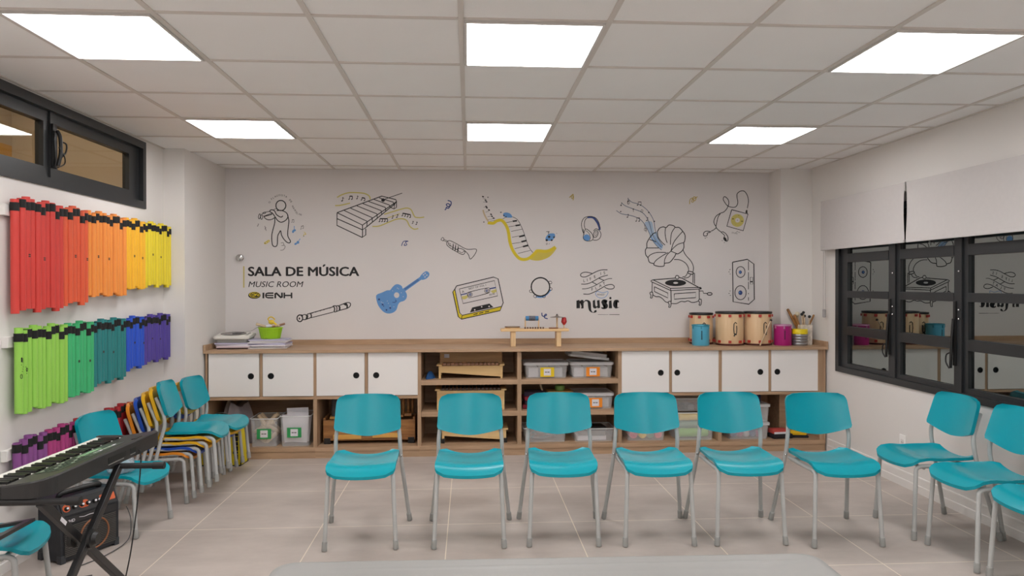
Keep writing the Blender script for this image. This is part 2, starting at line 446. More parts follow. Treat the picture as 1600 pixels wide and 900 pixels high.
def door(t, x0, x1, hx):
    z0, z1, hz, r = .553, .931, .731, .027
    m = MB(); n = 32; bm = m.bm
    def ring(y, rr): return [bm.verts.new((hx + rr * math.cos(2 * PI * k / n), y, hz + rr * math.sin(2 * PI * k / n))) for k in range(n)]
    def outer(y):
        # corner-aware outline, one point per hole point
        out = []
        for k in range(n):
            a = 2 * PI * k / n; ca, sa = math.cos(a), math.sin(a); tt = 1e9
            if ca > 1e-6: tt = min(tt, (x1 - hx) / ca)
            if ca < -1e-6: tt = min(tt, (x0 - hx) / ca)
            if sa > 1e-6: tt = min(tt, (z1 - hz) / sa)
            if sa < -1e-6: tt = min(tt, (z0 - hz) / sa)
            out.append([hx + tt * ca, hz + tt * sa])
        for cx in (x0, x1):
            for cz in (z0, z1):
                k = min(range(n), key=lambda q: (out[q][0] - cx) ** 2 + (out[q][1] - cz) ** 2); out[k] = [cx, cz]
        return [bm.verts.new((p[0], y, p[1])) for p in out]
    A, B, O1, O2 = ring(-.004, r), ring(.014, r), outer(-.004), outer(.014)
    for k in range(n):
        j = (k + 1) % n
        m._f([O1[k], O1[j], A[j], A[k]]); m._f([O2[k], B[k], B[j], O2[j]]); m._f([A[k], A[j], B[j], B[k]]); m._f([O1[k], O2[k], O2[j], O1[j]])
    d = m.build('door', DOORW, t)
    c = MB(); c.lathe([(.027, 0), (.021, .0), (.021, .016), (0, .016)], seg=24)
    c.xf(Matrix.Translation((hx, -.0055, hz)) @ Matrix.Rotation(-PI / 2, 4, 'X')); c.build('finger_hole', HOLE, d, True)
unit('storage_cabinet', 'oak and white cabinet with two doors, leftmost, behind the stacked chairs', 'cabinet', -2.296, -1.352,
     [(-2.268, -1.835, -1.905), (-1.803, -1.366, -1.733)], [-1.819])
unit('storage_cabinet', 'oak and white cabinet, second from left, behind the leftmost teal chair of the row', 'cabinet', -1.352, -.438,
     [(-1.338, -.920, -.992), (-.888, -.452, -.817)], [-.904])
unit('open_shelf_unit', 'open oak shelf unit with six compartments in the middle of the back wall', 'shelf', -.438, 1.368, [], [.455],
     {.398: [(-.42, .437), (.473, 1.35)], .680: [(-.42, .437), (.473, 1.35)]})
unit('storage_cabinet', 'oak and white cabinet with two doors, just right of the open shelf unit', 'cabinet', 1.368, 2.292,
     [(1.384, 1.818, 1.741), (1.846, 2.276, 1.893)], [1.832])
unit('storage_cabinet', 'oak and white cabinet with two doors, rightmost, beside the dark window', 'cabinet', 2.292, 3.283,
     [(2.308, 2.742, 2.666), (2.770, 3.208, 2.826)], [2.756, 3.222], cut=(2.98, 6.67))
t = thing('worktop', 'long oak worktop with low upstand running along the whole back wall', 'worktop', (.49, YC - .03, ZW))
x0, x1 = -2.304 - .49, 3.292 - .49; yb = 6.944 - YC + .03; xp = 2.984 - .49; yp = 6.674 - YC + .03
m = MB(); m.prism([(x0, 0), (x1, 0), (x1, yp), (xp, yp), (xp, yb), (x0, yb)], .026, (0, 0, -.026), 'z'); m.build('top_board', WOODC, t)
m = MB(); m.box(x0 + .02, xp, yb - .018, yb, 0, .048); m.build('upstand', WOODC, t)
m = MB(); m.box(x0, x0 + .02, 0, yb, 0, .048); m.build('upstand', WOODC, t)
m = MB(); m.box(x1 - .02, x1, 0, yp - .018, 0, .048); m.build('upstand', WOODC, t)
m = MB(); m.box(xp - .018, x1, yp - .018, yp, 0, .048); m.build('upstand', WOODC, t)

# ---------------------------------------------------------------- chairs
def seat_mesh(W, dz, thick=.018, kd=1.0):
    m = MB(); nu, nv = 18, 22
    def fn(u, v):
        # v 0 front .. 1 rear
        q = v; D = .425 * kd; d = q * D; rf, rr = .055, .045
        hw = W * (1.0 - .03 * q)
        if d < rf: hw -= rf - math.sqrt(max(0, rf * rf - (rf - d) ** 2))
        if D - d < rr: hw -= rr - math.sqrt(max(0, rr * rr - (rr - (D - d)) ** 2))
        s = (u * 2 - 1)
        x = s * hw; y = -.022 + d - .012 * (1 - s * s) * (1 - q) ** 2
        ks = [(0, .432), (.05, .450), (.13, .470), (.25, .474), (.5, .462), (.8, .458), (1, .462)]
        z = ks[-1][1]
        for (a, za), (b, zb) in zip(ks, ks[1:]):
            if a <= q <= b:
                tt = (q - a) / (b - a); tt = tt * tt * (3 - 2 * tt) if a > .2 else tt; z = za + (zb - za) * tt; break
        z += (abs(s) ** 2.4) * (.008 + .022 * min(1, q * 1.4))
        return (x, y, z + dz)
    m.grid(fn, nu, nv, (0, .002, -thick)); return m
def back_mesh(W, dz, kd=1.0):
    m = MB(); nu, nv = 18, 14
    def fn(u, v):
        s = u * 2 - 1; zt, zb = .838, .583 + .044 * abs(s) ** 1.7
        hw = W * (1.03 - .06 * v); H = zt - zb; d = (1 - v) * H; r = .052
        if d < r: hw -= r - math.sqrt(max(0, r * r - (r - d) ** 2))
        if v < .05: hw -= .008 * (1 - v / .05)
        x = s * hw; z = zb + H * v
        y = .338 * kd + (z - .60) * .30 + .036 * (1 - s * s)
        return (x, y, z + dz)
    m.grid(fn, nu, nv, (0, .022, -.003)); return m
def make_chair(name, label, plastic, low=False):
    t = thing(name, label, 'chair'); dz = -.125 if low else 0; W = .188 if low else .202; k = W / .202
    ry, rx = (.432, .234) if low else (.505, .252); kd = .92 if low else 1; db = dz - (.02 if low else 0)
    seat_mesh(W, dz, .018, kd).build('seat', plastic, t, True)
    back_mesh(W, db, kd).build('backrest', plastic, t, True)
    R = .0125
    def caps(p, top, leg):
        p = Vector(p); a = (Vector(top) - p).normalized()
        MB().tube([p, p + a * .002, p + a * .05, p + a * .052], [.0155, .0165, .0155, .0135], 12).build('foot_cap', CAPG, leg, True)
    for s in (-1, 1):
        foot = (s * .204 * k, .0, .003); top = (s * .187 * k, .022, .405 + dz)
        pts = [foot, top] + [(s * .185 * k, .022 + .03 * (1 - math.cos(a)), .405 + dz + .03 * math.sin(a)) for a in (.4, .8, 1.2)] + [(s * .184 * k, .06, .437 + dz), (s * .184 * k, .24 * kd, .434 + dz), (s * .186 * k, .375 * kd, .437 + dz)]
        leg = MB().tube(pts, R, 10).build('leg', STEEL, t, True); caps(foot, top, leg)
        foot = (s * rx, ry, .003); mid = (s * .204 * k, .398 * kd, .44 + dz)
        pts = spline([foot, (s * (rx + .204 * k) / 2, (ry + .398 * kd) / 2, (.44 + dz) / 2), mid, (s * .200 * k, .378 * kd, .54 + db), (s * .194 * k, .374 * kd + .004, .610 + db), (s * .182 * k, .380 * kd + .022, .665 + db), (s * .160 * k, .410 * kd + .034, .745 + db)], 5)
        leg = MB().tube(pts, R, 10).build('leg', STEEL, t, True); caps(foot, mid, leg)
    for yy_, zz_ in ((.365 * kd, .428), (.075, .426)): MB().tube([(-.185 * k, yy_, zz_ + dz), (.185 * k, yy_, zz_ + dz)], .010, 8).build('seat_frame', STEEL, t, True)
    for s in (-1, 1): MB().sphere((s * .206 * k, .385 * kd, .452 + dz), .008).build('bolt', CHROME, t, True)
    return t
row_labels = ['teal chair leftmost in the facing row, in front of the brown instrument crate',
              'teal chair in the facing row, in front of the shelved wooden xylophones',
              'teal chair third from left in the facing row, in front of the labelled clear bins',
              'teal chair fourth in the facing row, in front of the pink and yellow rolls',
              'teal chair fifth in the facing row, in front of the stacked lidded clear bins',
              'teal chair rightmost in the facing row, below the magenta drum and ribbed tin',
              ]
RG = 'teal chairs in a row facing the viewer'
rows = [(-.626, 4.158, 1.0), (.002, 4.143, -1.2), (.556, 4.138, -2.6), (1.116, 4.108, -2.0), (1.656, 4.089, -1.5), (2.209, 4.024, -.8)]
chair0 = make_chair('stacking_chair', row_labels[0], TEAL); chair0['group'] = RG
for n, (x, y, a) in enumerate(rows):
    o = chair0 if n == 0 else dup(chair0, label=row_labels[n])
    o.location = (x, y, 0); o.rotation_euler = (0, 0, math.radians(a))
WG = 'teal chairs along the right wall'
for (x, y, a), lab in zip([(2.662, 4.318, -90), (2.692, 3.828, -90), (2.715, 3.37, -92)],
        ['teal chair against the right wall, farthest one, with the power socket beyond it',
         'teal chair against the right wall, second one, cut by the picture edge',
         'teal chair at the right picture edge, only the corner of its seat showing']):
    dup(chair0, (x, y, 0), (0, 0, math.radians(a)), lab, WG)
low0 = make_chair('stacking_chair', 'low teal chair on top of the nearer stack by the left wall', TEAL, True)
SG = 'chairs stacked by the left wall'
low0['group'] = SG
SWAP = {}
def low(plastic, loc, a, label, group=SG):
    SWAP.setdefault(plastic.name, {})
    return dup(low0, loc, (0, 0, math.radians(a)), label, group, (TEAL, plastic, SWAP[plastic.name]) if plastic != TEAL else None)
low0.location = (-1.995 + .2, 5.33, .144); low0.rotation_euler = (0, 0, math.radians(97))
for n, (p, lab) in enumerate([(ORAP, 'low orange chair, bottom one of the nearer stack by the left wall'), (BLUP, 'low blue chair, second from the bottom of the nearer stack'),
                              (YELP, 'low yellow chair, middle one of the nearer stack of five'), (YELP, 'low yellow chair directly under the teal one topping the nearer stack')]):
    low(p, (-1.995 + .05 * n, 5.31 + .005 * n, .036 * n), 97, lab)
for n, (p, lab) in enumerate([(ORAP, 'low orange chair, bottom one of the farther stack next to the cabinet'), (BLUP, 'low blue chair, second from the bottom of the farther stack'), (YELP, 'low yellow chair under the teal one of the farther stack'),
                              (TEAL, 'low teal chair on top of the farther stack next to the cabinet')]):
    low(p, (-1.965 + .05 * n, 5.79, .036 * n), 86, lab)
KG = 'single low teal chairs at the keyboard'
low(TEAL, (-1.980, 4.62, 0), 82, 'low teal chair standing alone behind the electric keyboard', KG).scale = (1, 1, 1.04)
low(TEAL, (-2.055, 3.515, 0), 101, 'low teal chair at the lower left picture edge with a black frame on it', KG)

# ---------------------------------------------------------------- coloured percussion tubes on wall rails
def tubemat(h): return mat('tube_' + h, h, .38, .03, 5)
TUBECAP = mat('black_tube_cap', '070707', .7, .08, 12)
ordn = ['first', 'second', 'third', 'fourth', 'fifth', 'sixth', 'seventh', 'eighth', 'ninth', 'tenth', 'eleventh', 'twelfth', 'thirteenth', 'fourteenth', 'fifteenth', 'sixteenth']
def proto_tube(length, h, capdrop):
    t = thing('percussion_tube', '-', 'percussion tube')
    ro, ri = .0208, .0188
    m = MB().lathe([(ro, -length), (ro, 0), (ri, 0), (ri, -length)], seg=18, close=True); b = m.build('tube', tubemat(h), t, True)
    m = MB().lathe([(ro - .001, -capdrop - .045), (ro + .0022, -capdrop - .045), (ro + .0022, -capdrop), (ro - .001, -capdrop)], seg=18, close=True); m.build('black_band', TUBECAP, t, True)
    return t
rowsT = [('top', 2.005, [('red', 'cf4038', 3.965, 4.43, .615), ('vermilion', 'de5c38', 4.43, 4.70, .588), ('orange', 'ee9340', 4.70, 5.205, .545), ('amber', 'f2b62a', 5.205, 5.505, .500), ('yellow', 'e6d02e', 5.505, 5.975, .482)]),
         ('middle', 1.297, [('lime green', '96cf55', 3.985, 4.465, .462), ('green', '3fb474', 4.465, 4.765, .446), ('sea green', '237f80', 4.765, 5.205, .415), ('blue', '2553c6', 5.205, 5.490, .368), ('violet', '503f98', 5.490, 5.955, .352)]),
         ('bottom', .692, [('purple', '8c4f90', 3.975, 4.255, .330), ('magenta', 'ad3d7c', 4.255, 4.56, .315), ('dark red', 'a82830', 4.56, 5.30, .300)])]
place = {'top': 'top', 'middle': 'middle', 'bottom': 'lowest'}
for rowname, ztop, blocks in rowsT:
    y0, y1 = blocks[0][2] - .035, blocks[-1][3] + .01
    r = thing('wall_rail', 'white wall rail carrying the %s row of coloured tubes' % place[rowname], 'wall rail', (XL, (y0 + y1) / 2, ztop - .07), 0, 'wall rails behind the coloured tubes')
    w2 = (y1 - y0) / 2
    MB().box(.0005, .026, -w2, w2, -.03, .03, .003).build('rail_board', WHITE, r)
    for k in range(2): MB().box(.024, .034, (-w2, w2 - .014)[k], (-w2 + .014, w2)[k], -.028, .028, .002).build('end_stop', WHITE, r)
    for cname, h, a, b, ln in blocks:
        n = max(3, round((b - a) / .0452)); step = (b - a) / n; var = []
        for k in range(n):
            back = (k * 7 + len(cname)) % 3
            cd = .006 + .012 * ((k * 5 + n) % 3)
            pr = proto_tube(ln - .006 * (k % 2), h, cd)
            pr.location = (XL + .049 + (.0, .006, .003)[back], a + (k + .5) * step, ztop + (.014, 0, -.010, .006)[(k * 3 + n) % 4])
            who = 'leftmost' if k == 0 else ('rightmost' if k == n - 1 else ordn[k] + ' from the left')
            pr['label'] = '%s percussion tube in the %s wall row, %s in its colour' % (cname, place[rowname], who)
            pr['group'] = 'coloured tubes in the %s wall row' % place[rowname]
            if cname != 'lime green' and k in (2, 5):
                mk = MB(); R = .0213
                for z0, z1 in ((-.46, -.468), (-.475, -.483)):
                    z0 *= ln / .9; z1 = z0 - .007
                    mk.grid(lambda i, j: (R * math.cos(-.5 + .9 * i), R * math.sin(-.5 + .9 * i), z0 + (z1 - z0) * j), 5, 1)
                mk.build('printed_mark', mat('dark_print', '3a2a26', .7, .1, 9), kids(pr)[0])
            if cname == 'lime green' and k < 2:   # printed marks on the first two tubes
                mk = MB(); R = .0213
                def cyl(u, z): return (R * math.cos(u), R * math.sin(u), z)
                if k == 0:
                    for z0, z1, u0, u1 in ((-.16, -.185, -.5, -.1), (-.165, -.19, 0, .25)):
                        mk.grid(lambda i, j: cyl(u0 + (u1 - u0) * i, z0 + (z1 - z0) * j), 4, 2)
                    mk.tube([cyl(-.4 + .16 * math.cos(q * .628) * 1.6, -.262 + .012 * math.sin(q * .628)) for q in range(10)], .0016, 5, closed=True)
                else: mk.tube([cyl(-.1 + .2 * math.cos(q * .628), -.215 + .010 * math.sin(q * .628)) for q in range(10)], .0016, 5, closed=True)
                for q in range(4): mk.sphere(cyl(-.4 + .25 * q, -.20 - .012 * ((q * 7) % 4)), .0022, 6)
                mk.build('printed_mark', TUBECAP, kids(pr)[0])

# ---------------------------------------------------------------- electric keyboard on X stand
KB = mat('keyboard_body', '2c2b2b', .42, .08, 40, .1)
KEYW = mat('white_key', 'e8e6df', .3, .01, 5); KEYB = mat('black_key', '121212', .3, .1, 9)
kx, ky = -1.578, 3.25       # rear edge, centre
t = thing('electric_keyboard', 'dark electric piano keyboard with white and black keys on a stand', 'keyboard', (kx, ky, .728))
HL = .465
t.scale = (.86, 1, 1); t.rotation_euler = (0, 0, math.radians(-2.1))
def zt(x): return .072 + x * .13
# lower case: flat key bed in front, sloping rear hood
m = MB()
rear = [(-.185, -HL), (-.09, -HL)] + arc((-.085, -HL + .085), .085, -88, 0, 8) + [(0, HL - .03)] + arc((-.03, HL - .03), .03, 0, 90, 4) + [(-.185, HL)]
def shell(poly, zb, ztf):
    A = [m.bm.verts.new((x, y, zb(x))) for x, y in poly]; M2 = [m.bm.verts.new((x, y, ztf(x) - .006)) for x, y in poly]
    cx = sum(p[0] for p in poly) / len(poly)
    B = [m.bm.verts.new((x + (-.006 if x > -.02 else 0), y * .992, ztf(x))) for x, y in poly]
    n = len(poly); m._f(A[::-1]); m._f(B)
    for i in range(n):
        j = (i + 1) % n; m._f([A[i], A[j], M2[j], M2[i]]); m._f([M2[i], M2[j], B[j], B[i]])
shell(rear, lambda x: .0 if x > -.1 else .0, zt)
m.box(-.355, -.186, -HL, HL, 0, .022, .004)
m.box(-.355, -.186, -HL, -HL + .030, .0222, .047, .004); m.box(-.355, -.186, HL - .030, HL, .0222, .047, .004)
m.build('body', KB, t)
nw = 36; kw = (2 * HL - .064) / nw; bl = {0, 1, 3, 4, 5}
for k in range(nw):
    y = -HL + .032 + k * kw
    MB().box(-.352, -.192, y + .0005, y + kw - .0005, .0225, .041, .0015).build('white_key', KEYW, t)
for k in range(nw - 1):
    if (k + 3) % 7 in bl:
        y = -HL + .032 + (k + 1) * kw
        MB().box(-.292, -.1925, y - .0065, y + .0065, .0412, .053, .002).build('black_key', KEYB, t)
PANM = mat('control_panel_print', '3d4740', .35, .12, 30); BTN = mat('pale_button', 'a9b8a4', .4, .1, 20); LCD = mat('display_screen', '8fae8a', .2, .05, 20)
sl = math.atan(.13)
def on_top(x0, x1, y0, y1, h, name, mm, par, lift=.0006):
    o = MB().box(x0, x1, y0, y1, 0, h, min(.0012, h * .3)); 
    for v in o.bm.verts: v.co.z += zt(v.co.x) + lift
    return o.build(name, mm, par)
pn = on_top(-.165, -.055, -.30, .22, .0012, 'control_panel', PANM, t)
on_top(-.148, -.112, -.03, .11, .0022, 'display', LCD, pn, .0019)
on_top(-.045, -.022, .255, .32, .003, 'wheel_slot', BLACK, t)
for r_ in range(4):
    for c_ in range(9):
        yy = -.285 + c_ * .027
        on_top(-.150 + r_ * .023, -.141 + r_ * .023, yy, yy + .016, .0025, 'button', BTN if (c_ + r_ * 2) % 5 == 0 else PANM, pn, .0019)
for c_ in range(5): on_top(-.09, -.078, .0 + c_ * .038, .022 + c_ * .038, .0025, 'button', PAPER if c_ in (1, 4) else BTN, pn, .0019)
m = MB(); m.box(-.001, .0012, -.02, .13, .022, .046); m.box(-.001, .0012, .17, .22, .022, .044); m.build('socket_plate', BLACK, t)
m = MB(); m.box(.0, .0018, -.02, .11, .014, .0165); m.box(.0, .0018, .17, .215, .014, .0165); m.build('printed_line', mat('grey_print', '8d8c88', .6, .03, 9), t)
sx = -1.60
t = thing('keyboard_stand', 'black folding X stand holding up the electric keyboard', 'stand', (sx, 3.065, 0))
piv = .425
for s, nm in ((1, 0), (-1, 0)):
    a = math.atan2(.69, .80) * s
    y0 = -.525 * s; y1 = .265 * s; xa = .19 if s > 0 else .10
    p0 = Vector((.018 * s, y0, .018)); p1 = Vector((.018 * s, y1 * 1.0, .712))
    d = (p1 - p0); L_ = d.length
    mt = Matrix.Translation((p0 + p1) / 2) @ Matrix(((1, 0, 0), (0, d.y / L_, -d.z / L_), (0, d.z / L_, d.y / L_))).to_4x4()
    b_ = MB().box(-.0125, .0125, -L_ / 2, L_ / 2, -.0165, .0165, .003, mt).build('bar', BLKM, t)
    if s > 0:
        pass
    else:
        MB().box(.0126, .0132, L_ * .31 - .0, L_ * .31 + .05, -.008, .008, 0, mt).build('sticker', PAPER, b_)
    MB().tube([(-.30, y0, .016), (.25, y0, .016)], .0145, 12).build('foot_bar', BLKM, t, True)
    MB().tube([(-.27, y1, .714), (xa, y1, .714)], .0135, 12).build('support_arm', BLKM, t, True)
    for xe in (-.30, xa - .02): MB().tube([(xe, y1, .714), (xe + .05, y1, .714)], .0165, 12).build('rubber_end', BLACK, t, True)
    for xe in (-.31, .23): MB().tube([(xe, y0, .0165), (xe + .04, y0, .0165)], .0165, 12).build('rubber_end', BLACK, t, True)
zp = .018 + .694 * .525 / .79
MB().tube([(-.032, 0, zp), (-.05, 0, zp)], .035, 16).build('pivot_plate', BLACK, t, True)
m = MB(); m.tube([(.032, 0, zp), (.043, 0, zp), (.044, 0, zp), (.060, 0, zp)], [.040, .040, .028, .022], 16)
m.build('pivot_knob', BLACK, t, True)
m = MB().tube(spline([(-1.578, 3.50, .750), (-1.562, 3.50, .738), (-1.560, 3.495, .66), (-1.570, 3.47, .45), (-1.585, 3.43, .24), (-1.61, 3.38, .08), (-1.65, 3.30, .006), (-1.75, 3.22, .0045), (-1.85, 3.24, .0045)]), .0032, 8)
tag(m.build('power_cable', BLACK, None, True), 'thin black cable hanging from the keyboard down to the floor', 'cable')

# ---------------------------------------------------------------- practice amplifier
AMPB = mat('amp_vinyl', '23252a', .6, .12, 60, .2); GRILL = mat('amp_grille', '2b2b2c', .55, .1, 20); GRL = mat('grille_slat', '55524e', .4, .05, 20)
ORG = mat('amp_orange_panel', 'c65a2c', .4, .05, 9); RING = mat('copper_ring', '8a5a3c', .4, .08, 12)
t = thing('guitar_amplifier', 'small black practice amplifier with orange knob panel under the keyboard', 'amplifier', (-2.15, 4.197, 0), math.radians(62.6))
W = .174
m = MB(); prof = [(0, .012), (0, .255), (.035, .335), (.06, .345), (.19, .345), (.19, .012)]
m.prism(prof, 2 * W, (-W, 0, 0), 'x'); m.build('cabinet', AMPB, t)
for sx_ in (-1, 1):
    for yy in (0, .19):
        m = MB(); m.box(sx_ * (W - .028) - (.031 if sx_ < 0 else -.0), sx_ * (W - .028) + (.031 if sx_ > 0 else 0), yy - .004 if yy == 0 else yy - .03, yy + .03 if yy == 0 else yy + .004, .0, .045, .004); m.build('corner_protector', mat('amp_corner', '33363a', .5, .05, 9), t)
g = MB().box(-W + .018, W - .018, -.0045, -.0005, .030, .205, .001).build('grille', GRILL, t)
m = MB()
for k in range(17): m.box(-W + .022, W - .022, -.0075, -.0046, .035 + k * .0101, .0385 + k * .0101)
m.build('grille_slat', GRL, g)
m = MB(); m.tube([(.02 + .085 * math.cos(a * PI / 20), -.0085, .117 + .085 * math.sin(a * PI / 20)) for a in range(40)], .005, 8, closed=True); m.build('speaker_ring', RING, t, True)
m = MB().box(-W + .016, W - .016, -.004, -.0005, .210, .250, .001); lg = m.build('logo_plate', GRILL, t)
m = MB(); textmesh(m, 'NHD', .016, Matrix.Translation((-W + .03, -.0046, .219)), 0, 1.5); m.tube(spline([(-.07, -.005, .235), (-.04, -.005, .230), (-.01, -.005, .233), (.03, -.005, .231), (.08, -.005, .233)]), .0015, 6); m.build('lettering', PAPER, lg)
sl2 = math.atan2(.035, .08)
def slope(x, q): return Vector((x, -.0015 + .035 * q, .257 + .08 * q)) + Vector((0, -.9, .39)).normalized() * 0
m = MB(); vs = [slope(-W + .012, .04), slope(W - .012, .04), slope(W - .012, .92), slope(-W + .012, .92)]
nrm = Vector((0, -.916, .40)); A = [m.bm.verts.new(v + nrm * .0005) for v in vs]; B = [m.bm.verts.new(v + nrm * .004) for v in vs]
m._f(A[::-1]); m._f(B)
for i in range(4): m._f([A[i], A[(i + 1) % 4], B[(i + 1) % 4], B[i]])
kp = m.build('knob_panel', GRILL, t)
for (xa_, xb_, ra) in ((-.155, -.112, .02), (-.062, .0, .02), (.065, .158, .006)):
    pm = MB(); ol_ = rrect(xa_, xb_, -.021, .021, ra, 4); pm.prism(ol_, .0008, (0, 0, 0), 'z'); pm.xf(Matrix.Translation(slope(0, .48) + nrm * .0042) @ Matrix.Rotation(math.atan2(.08, .035), 4, 'X')); pm.build('orange_field', ORG, kp)
for k, xx in enumerate((-.135, -.09, -.045, -.01, .03, .052, .10)):
    c = slope(xx, .45) + nrm * .0052
    MB().tube([c, c + nrm * .010, c + nrm * .012], [.012, .011, .009], 14).build('knob', BLACK, kp, True)
    MB().tube([c + nrm * .0125, c + nrm * .0165], .006, 10).build('knob_cap', PAPER, kp, True)
m = MB(); m.box(.075, .15, -.0, .003, 0, .010); m.xf(Matrix.Translation(slope(0, .5) + nrm * .0045) @ Matrix.Rotation(-.4, 4, 'X')); m.build('slot', BLACK, kp)
m = MB().tube(spline([(-.12, .10, .343), (-.115, .09, .362), (-.08, .085, .368), (.08, .085, .368), (.115, .09, .362), (.12, .10, .343)]), .015, 12); m.build('carry_handle', BLACK, t, True)
m = MB().tube(spline([(-2.06, 4.43, .20), (-2.03, 4.42, .12), (-2.02, 4.36, .02), (-2.05, 4.15, .006), (-2.12, 3.98, .005), (-2.06, 3.86, .005), (-1.98, 3.88, .005)]), .003, 8)
tag(m.build('amplifier_cable', mat('grey_cable', '4a4a4a', .5, .05, 9), None, True), 'thin grey cable lying on the floor beside the amplifier', 'cable')

# black open frame lying on the low chair
m = MB(); m.box(-.19, .19, -.19, -.155, -.008, .008, .003); m.box(-.19, .19, .155, .19, -.008, .008, .003); m.box(-.19, -.155, -.155, .155, -.008, .008, .003); m.box(.155, .19, -.155, .155, -.008, .008, .003)
t = thing('picture_frame', 'black open rectangular frame lying on the low chair at the lower left', 'frame', (-2.215, 3.30, .412), 0, None, (math.radians(-4), math.radians(-7), math.radians(8)))
m.build('border', BLKM, t)
MB().box(-.155, .155, -.03, -.015, -.003, .003).build('cross_bar', BLKM, t)

# grey covered table in the foreground
TC = mat('grey_table_cover', '8b8a87', .5, .015, 3, .0)
t = thing('table', 'table under a grey cover at the bottom edge of the picture', 'table', (.232, 1.685, 0), math.radians(-1.0))
MB().prism(rrect(-.77, .77, -.37, .37, .03), .028, (0, 0, .704), 'z').build('tabletop', WOODC, t)
for sx_ in (-1, 1):
    for sy_ in (-1, 1): MB().tube([(sx_ * .70, sy_ * .31, 0), (sx_ * .70, sy_ * .31, .704)], .02, 12).build('leg', STEEL, t, True)
m = MB(); ol = rrect(-.792, .792, -.392, .392, .055, 7)
zs = [.56, .60, .66, .715, .731, .738]; ins = [.002, .001, 0, 0, .003, .012]
rings = []
for z, i_ in zip(zs, ins):
    rg = []
    for k, (x, y) in enumerate(ol):
        wv = .004 * math.sin(k * 2.1) * (.72 - z) / .16 if z < .72 else 0
        sc_ = 1 - i_ / .792 + wv / .6
        rg.append(m.bm.verts.new((x * sc_, y * (1 - i_ / .392) + wv, z)))
    rings.append(rg)
for A, B in zip(rings, rings[1:]):
    for k in range(len(A)): m._f([A[k], A[(k + 1) % len(A)], B[(k + 1) % len(A)], B[k]])
nx, ny = 110, 50
creases = [((-.64, .33), (-.57, .375), .003), ((-.47, .30), (-.38, .36), .0035), ((-.20, .33), (-.05, .355), .004), ((-.17, .31), (-.03, .325), .003), ((-.02, .33), (.10, .37), .003), ((.40, .365), (.52, .31), .0035), ((.52, .33), (.70, .315), .0045), ((.60, .30), (.73, .325), .0035), ((.45, .28), (.60, .26), .003), ((-.30, .20), (-.1, .28), .004), ((.1, .15), (.3, .25), .004), ((-.6, .1), (-.4, .22), .004)]
def hgt(x, y):
    z = .0
    for (a, b, h) in creases:
        ax, ay = a; bx, by = b; dx, dy = bx - ax, by - ay; L2 = dx * dx + dy * dy
        tt = max(0, min(1, ((x - ax) * dx + (y - ay) * dy) / L2)); dd = math.hypot(x - ax - tt * dx, y - ay - tt * dy)
        z += h * math.exp(-(dd / .006) ** 2) * (1 - abs(2 * tt - 1) ** 3) 
    return z
in_ = .012
def inside(x, y):
    return x * (1 - in_ / .792), y * (1 - in_ / .392)
# top sheet: concentric fill from the last ring inwards
last = rings[-1]; K_ = 40; prev = last
for q in range(1, K_ + 1):
    f_ = 1 - q / K_
    if q == K_:
        c_ = m.bm.verts.new((0, 0, .738)); 
        for k in range(len(prev)): m._f([prev[k], prev[(k + 1) % len(prev)], c_])
        break
    rg = []
    for k, (x, y) in enumerate(ol):
        xx, yy = inside(x, y); xx *= f_; yy *= f_
        rg.append(m.bm.verts.new((xx, yy, .738 + hgt(xx, yy) * min(1, q / 3))))
    for k in range(len(prev)): m._f([prev[k], prev[(k + 1) % len(prev)], rg[(k + 1) % len(prev)], rg[k]])
    prev = rg
o = m.build('table_cover', TC, None, True, (.232, 1.685, .0), (0, 0, math.radians(-1.0)))
tag(o, 'smooth grey fabric cover with creases fitted over the foreground table', 'table cover')

# ---------------------------------------------------------------- roller blinds, socket, hook
BLF = mat('blind_fabric', 'c9c4c2', .85, .015, 30, .1, bscale=400)
for (y0, y1, lab, sk) in ((5.115, 6.375, 'pale roller blind over the far end of the dark window, next to the corner', 1), (2.35, 5.095, 'long pale roller blind over the near end of the dark window', 0)):
    t = thing('roller_blind', lab, 'blind', (XR, (y0 + y1) / 2, 2.29), 0, 'roller blinds over the right window'); w = (y1 - y0) / 2
    m = MB(); n = 24
    def fn(u, v):
        y = -w + 2 * w * u; edge = (u if sk else 1 - u)
        pinch = .012 * math.sin(PI * min(1, v * 1.05)) * max(0, 1 - edge / .02) 
        return (-.068 + .004 * math.sin(u * 5) * v, y + (pinch if sk else -pinch), -.43 * v)
    m.grid(fn, n * 3, 10, (.0015, 0, 0)); m.build('fabric', BLF, t, True)
    MB().box(-.074, -.058, -w + .003, w - .003, -.448, -.424, .004).build('bottom_bar', BLF, t)
    m = MB(); m.tube([(-.035, -w, -.03), (-.035, w, -.03)], .026, 14); m.build('roller_tube', WHITE, t, True)
    MB().box(-.066, -.0005, w - .004, w, -.065, 0.004).build('bracket', WHITE, t); MB().box(-.066, -.0005, -w, -w + .004, -.065, .004).build('bracket', WHITE, t)
    if sk:
        m = MB(); m.tube([(-.05, w - .012, -.06), (-.05, w - .012, -1.0)], .0022, 6); m.tube([(-.05, w - .045, -.06), (-.05, w - .045, -1.0)], .0022, 6)
        m.build('chain', mat('grey_chain', 'b4b0ac', .5, .03, 9), t)
        m = MB().tube([(-.05, w - .028, -.985), (-.05, w - .028, -.99), (-.05, w - .028, -1.055), (-.05, w - .028, -1.06)], [.010, .015, .015, .010], 10); m.build('chain_weight', mat('grey_weight', 'a09c9c', .5, .03, 9), t, True)
t = thing('power_socket', 'white power socket low on the right wall behind a teal chair', 'socket', (XR, 5.232, .331))
SOCK = mat('socket_white', 'f6f5f3', .35, .01, 3); MB().box(-.008, -.0005, -.038, .038, -.057, .057, .003).build('plate', SOCK, t)
m = MB(); m.box(-.0095, -.0081, -.018, .018, -.022, .022); m.build('insert', WHITE, t)
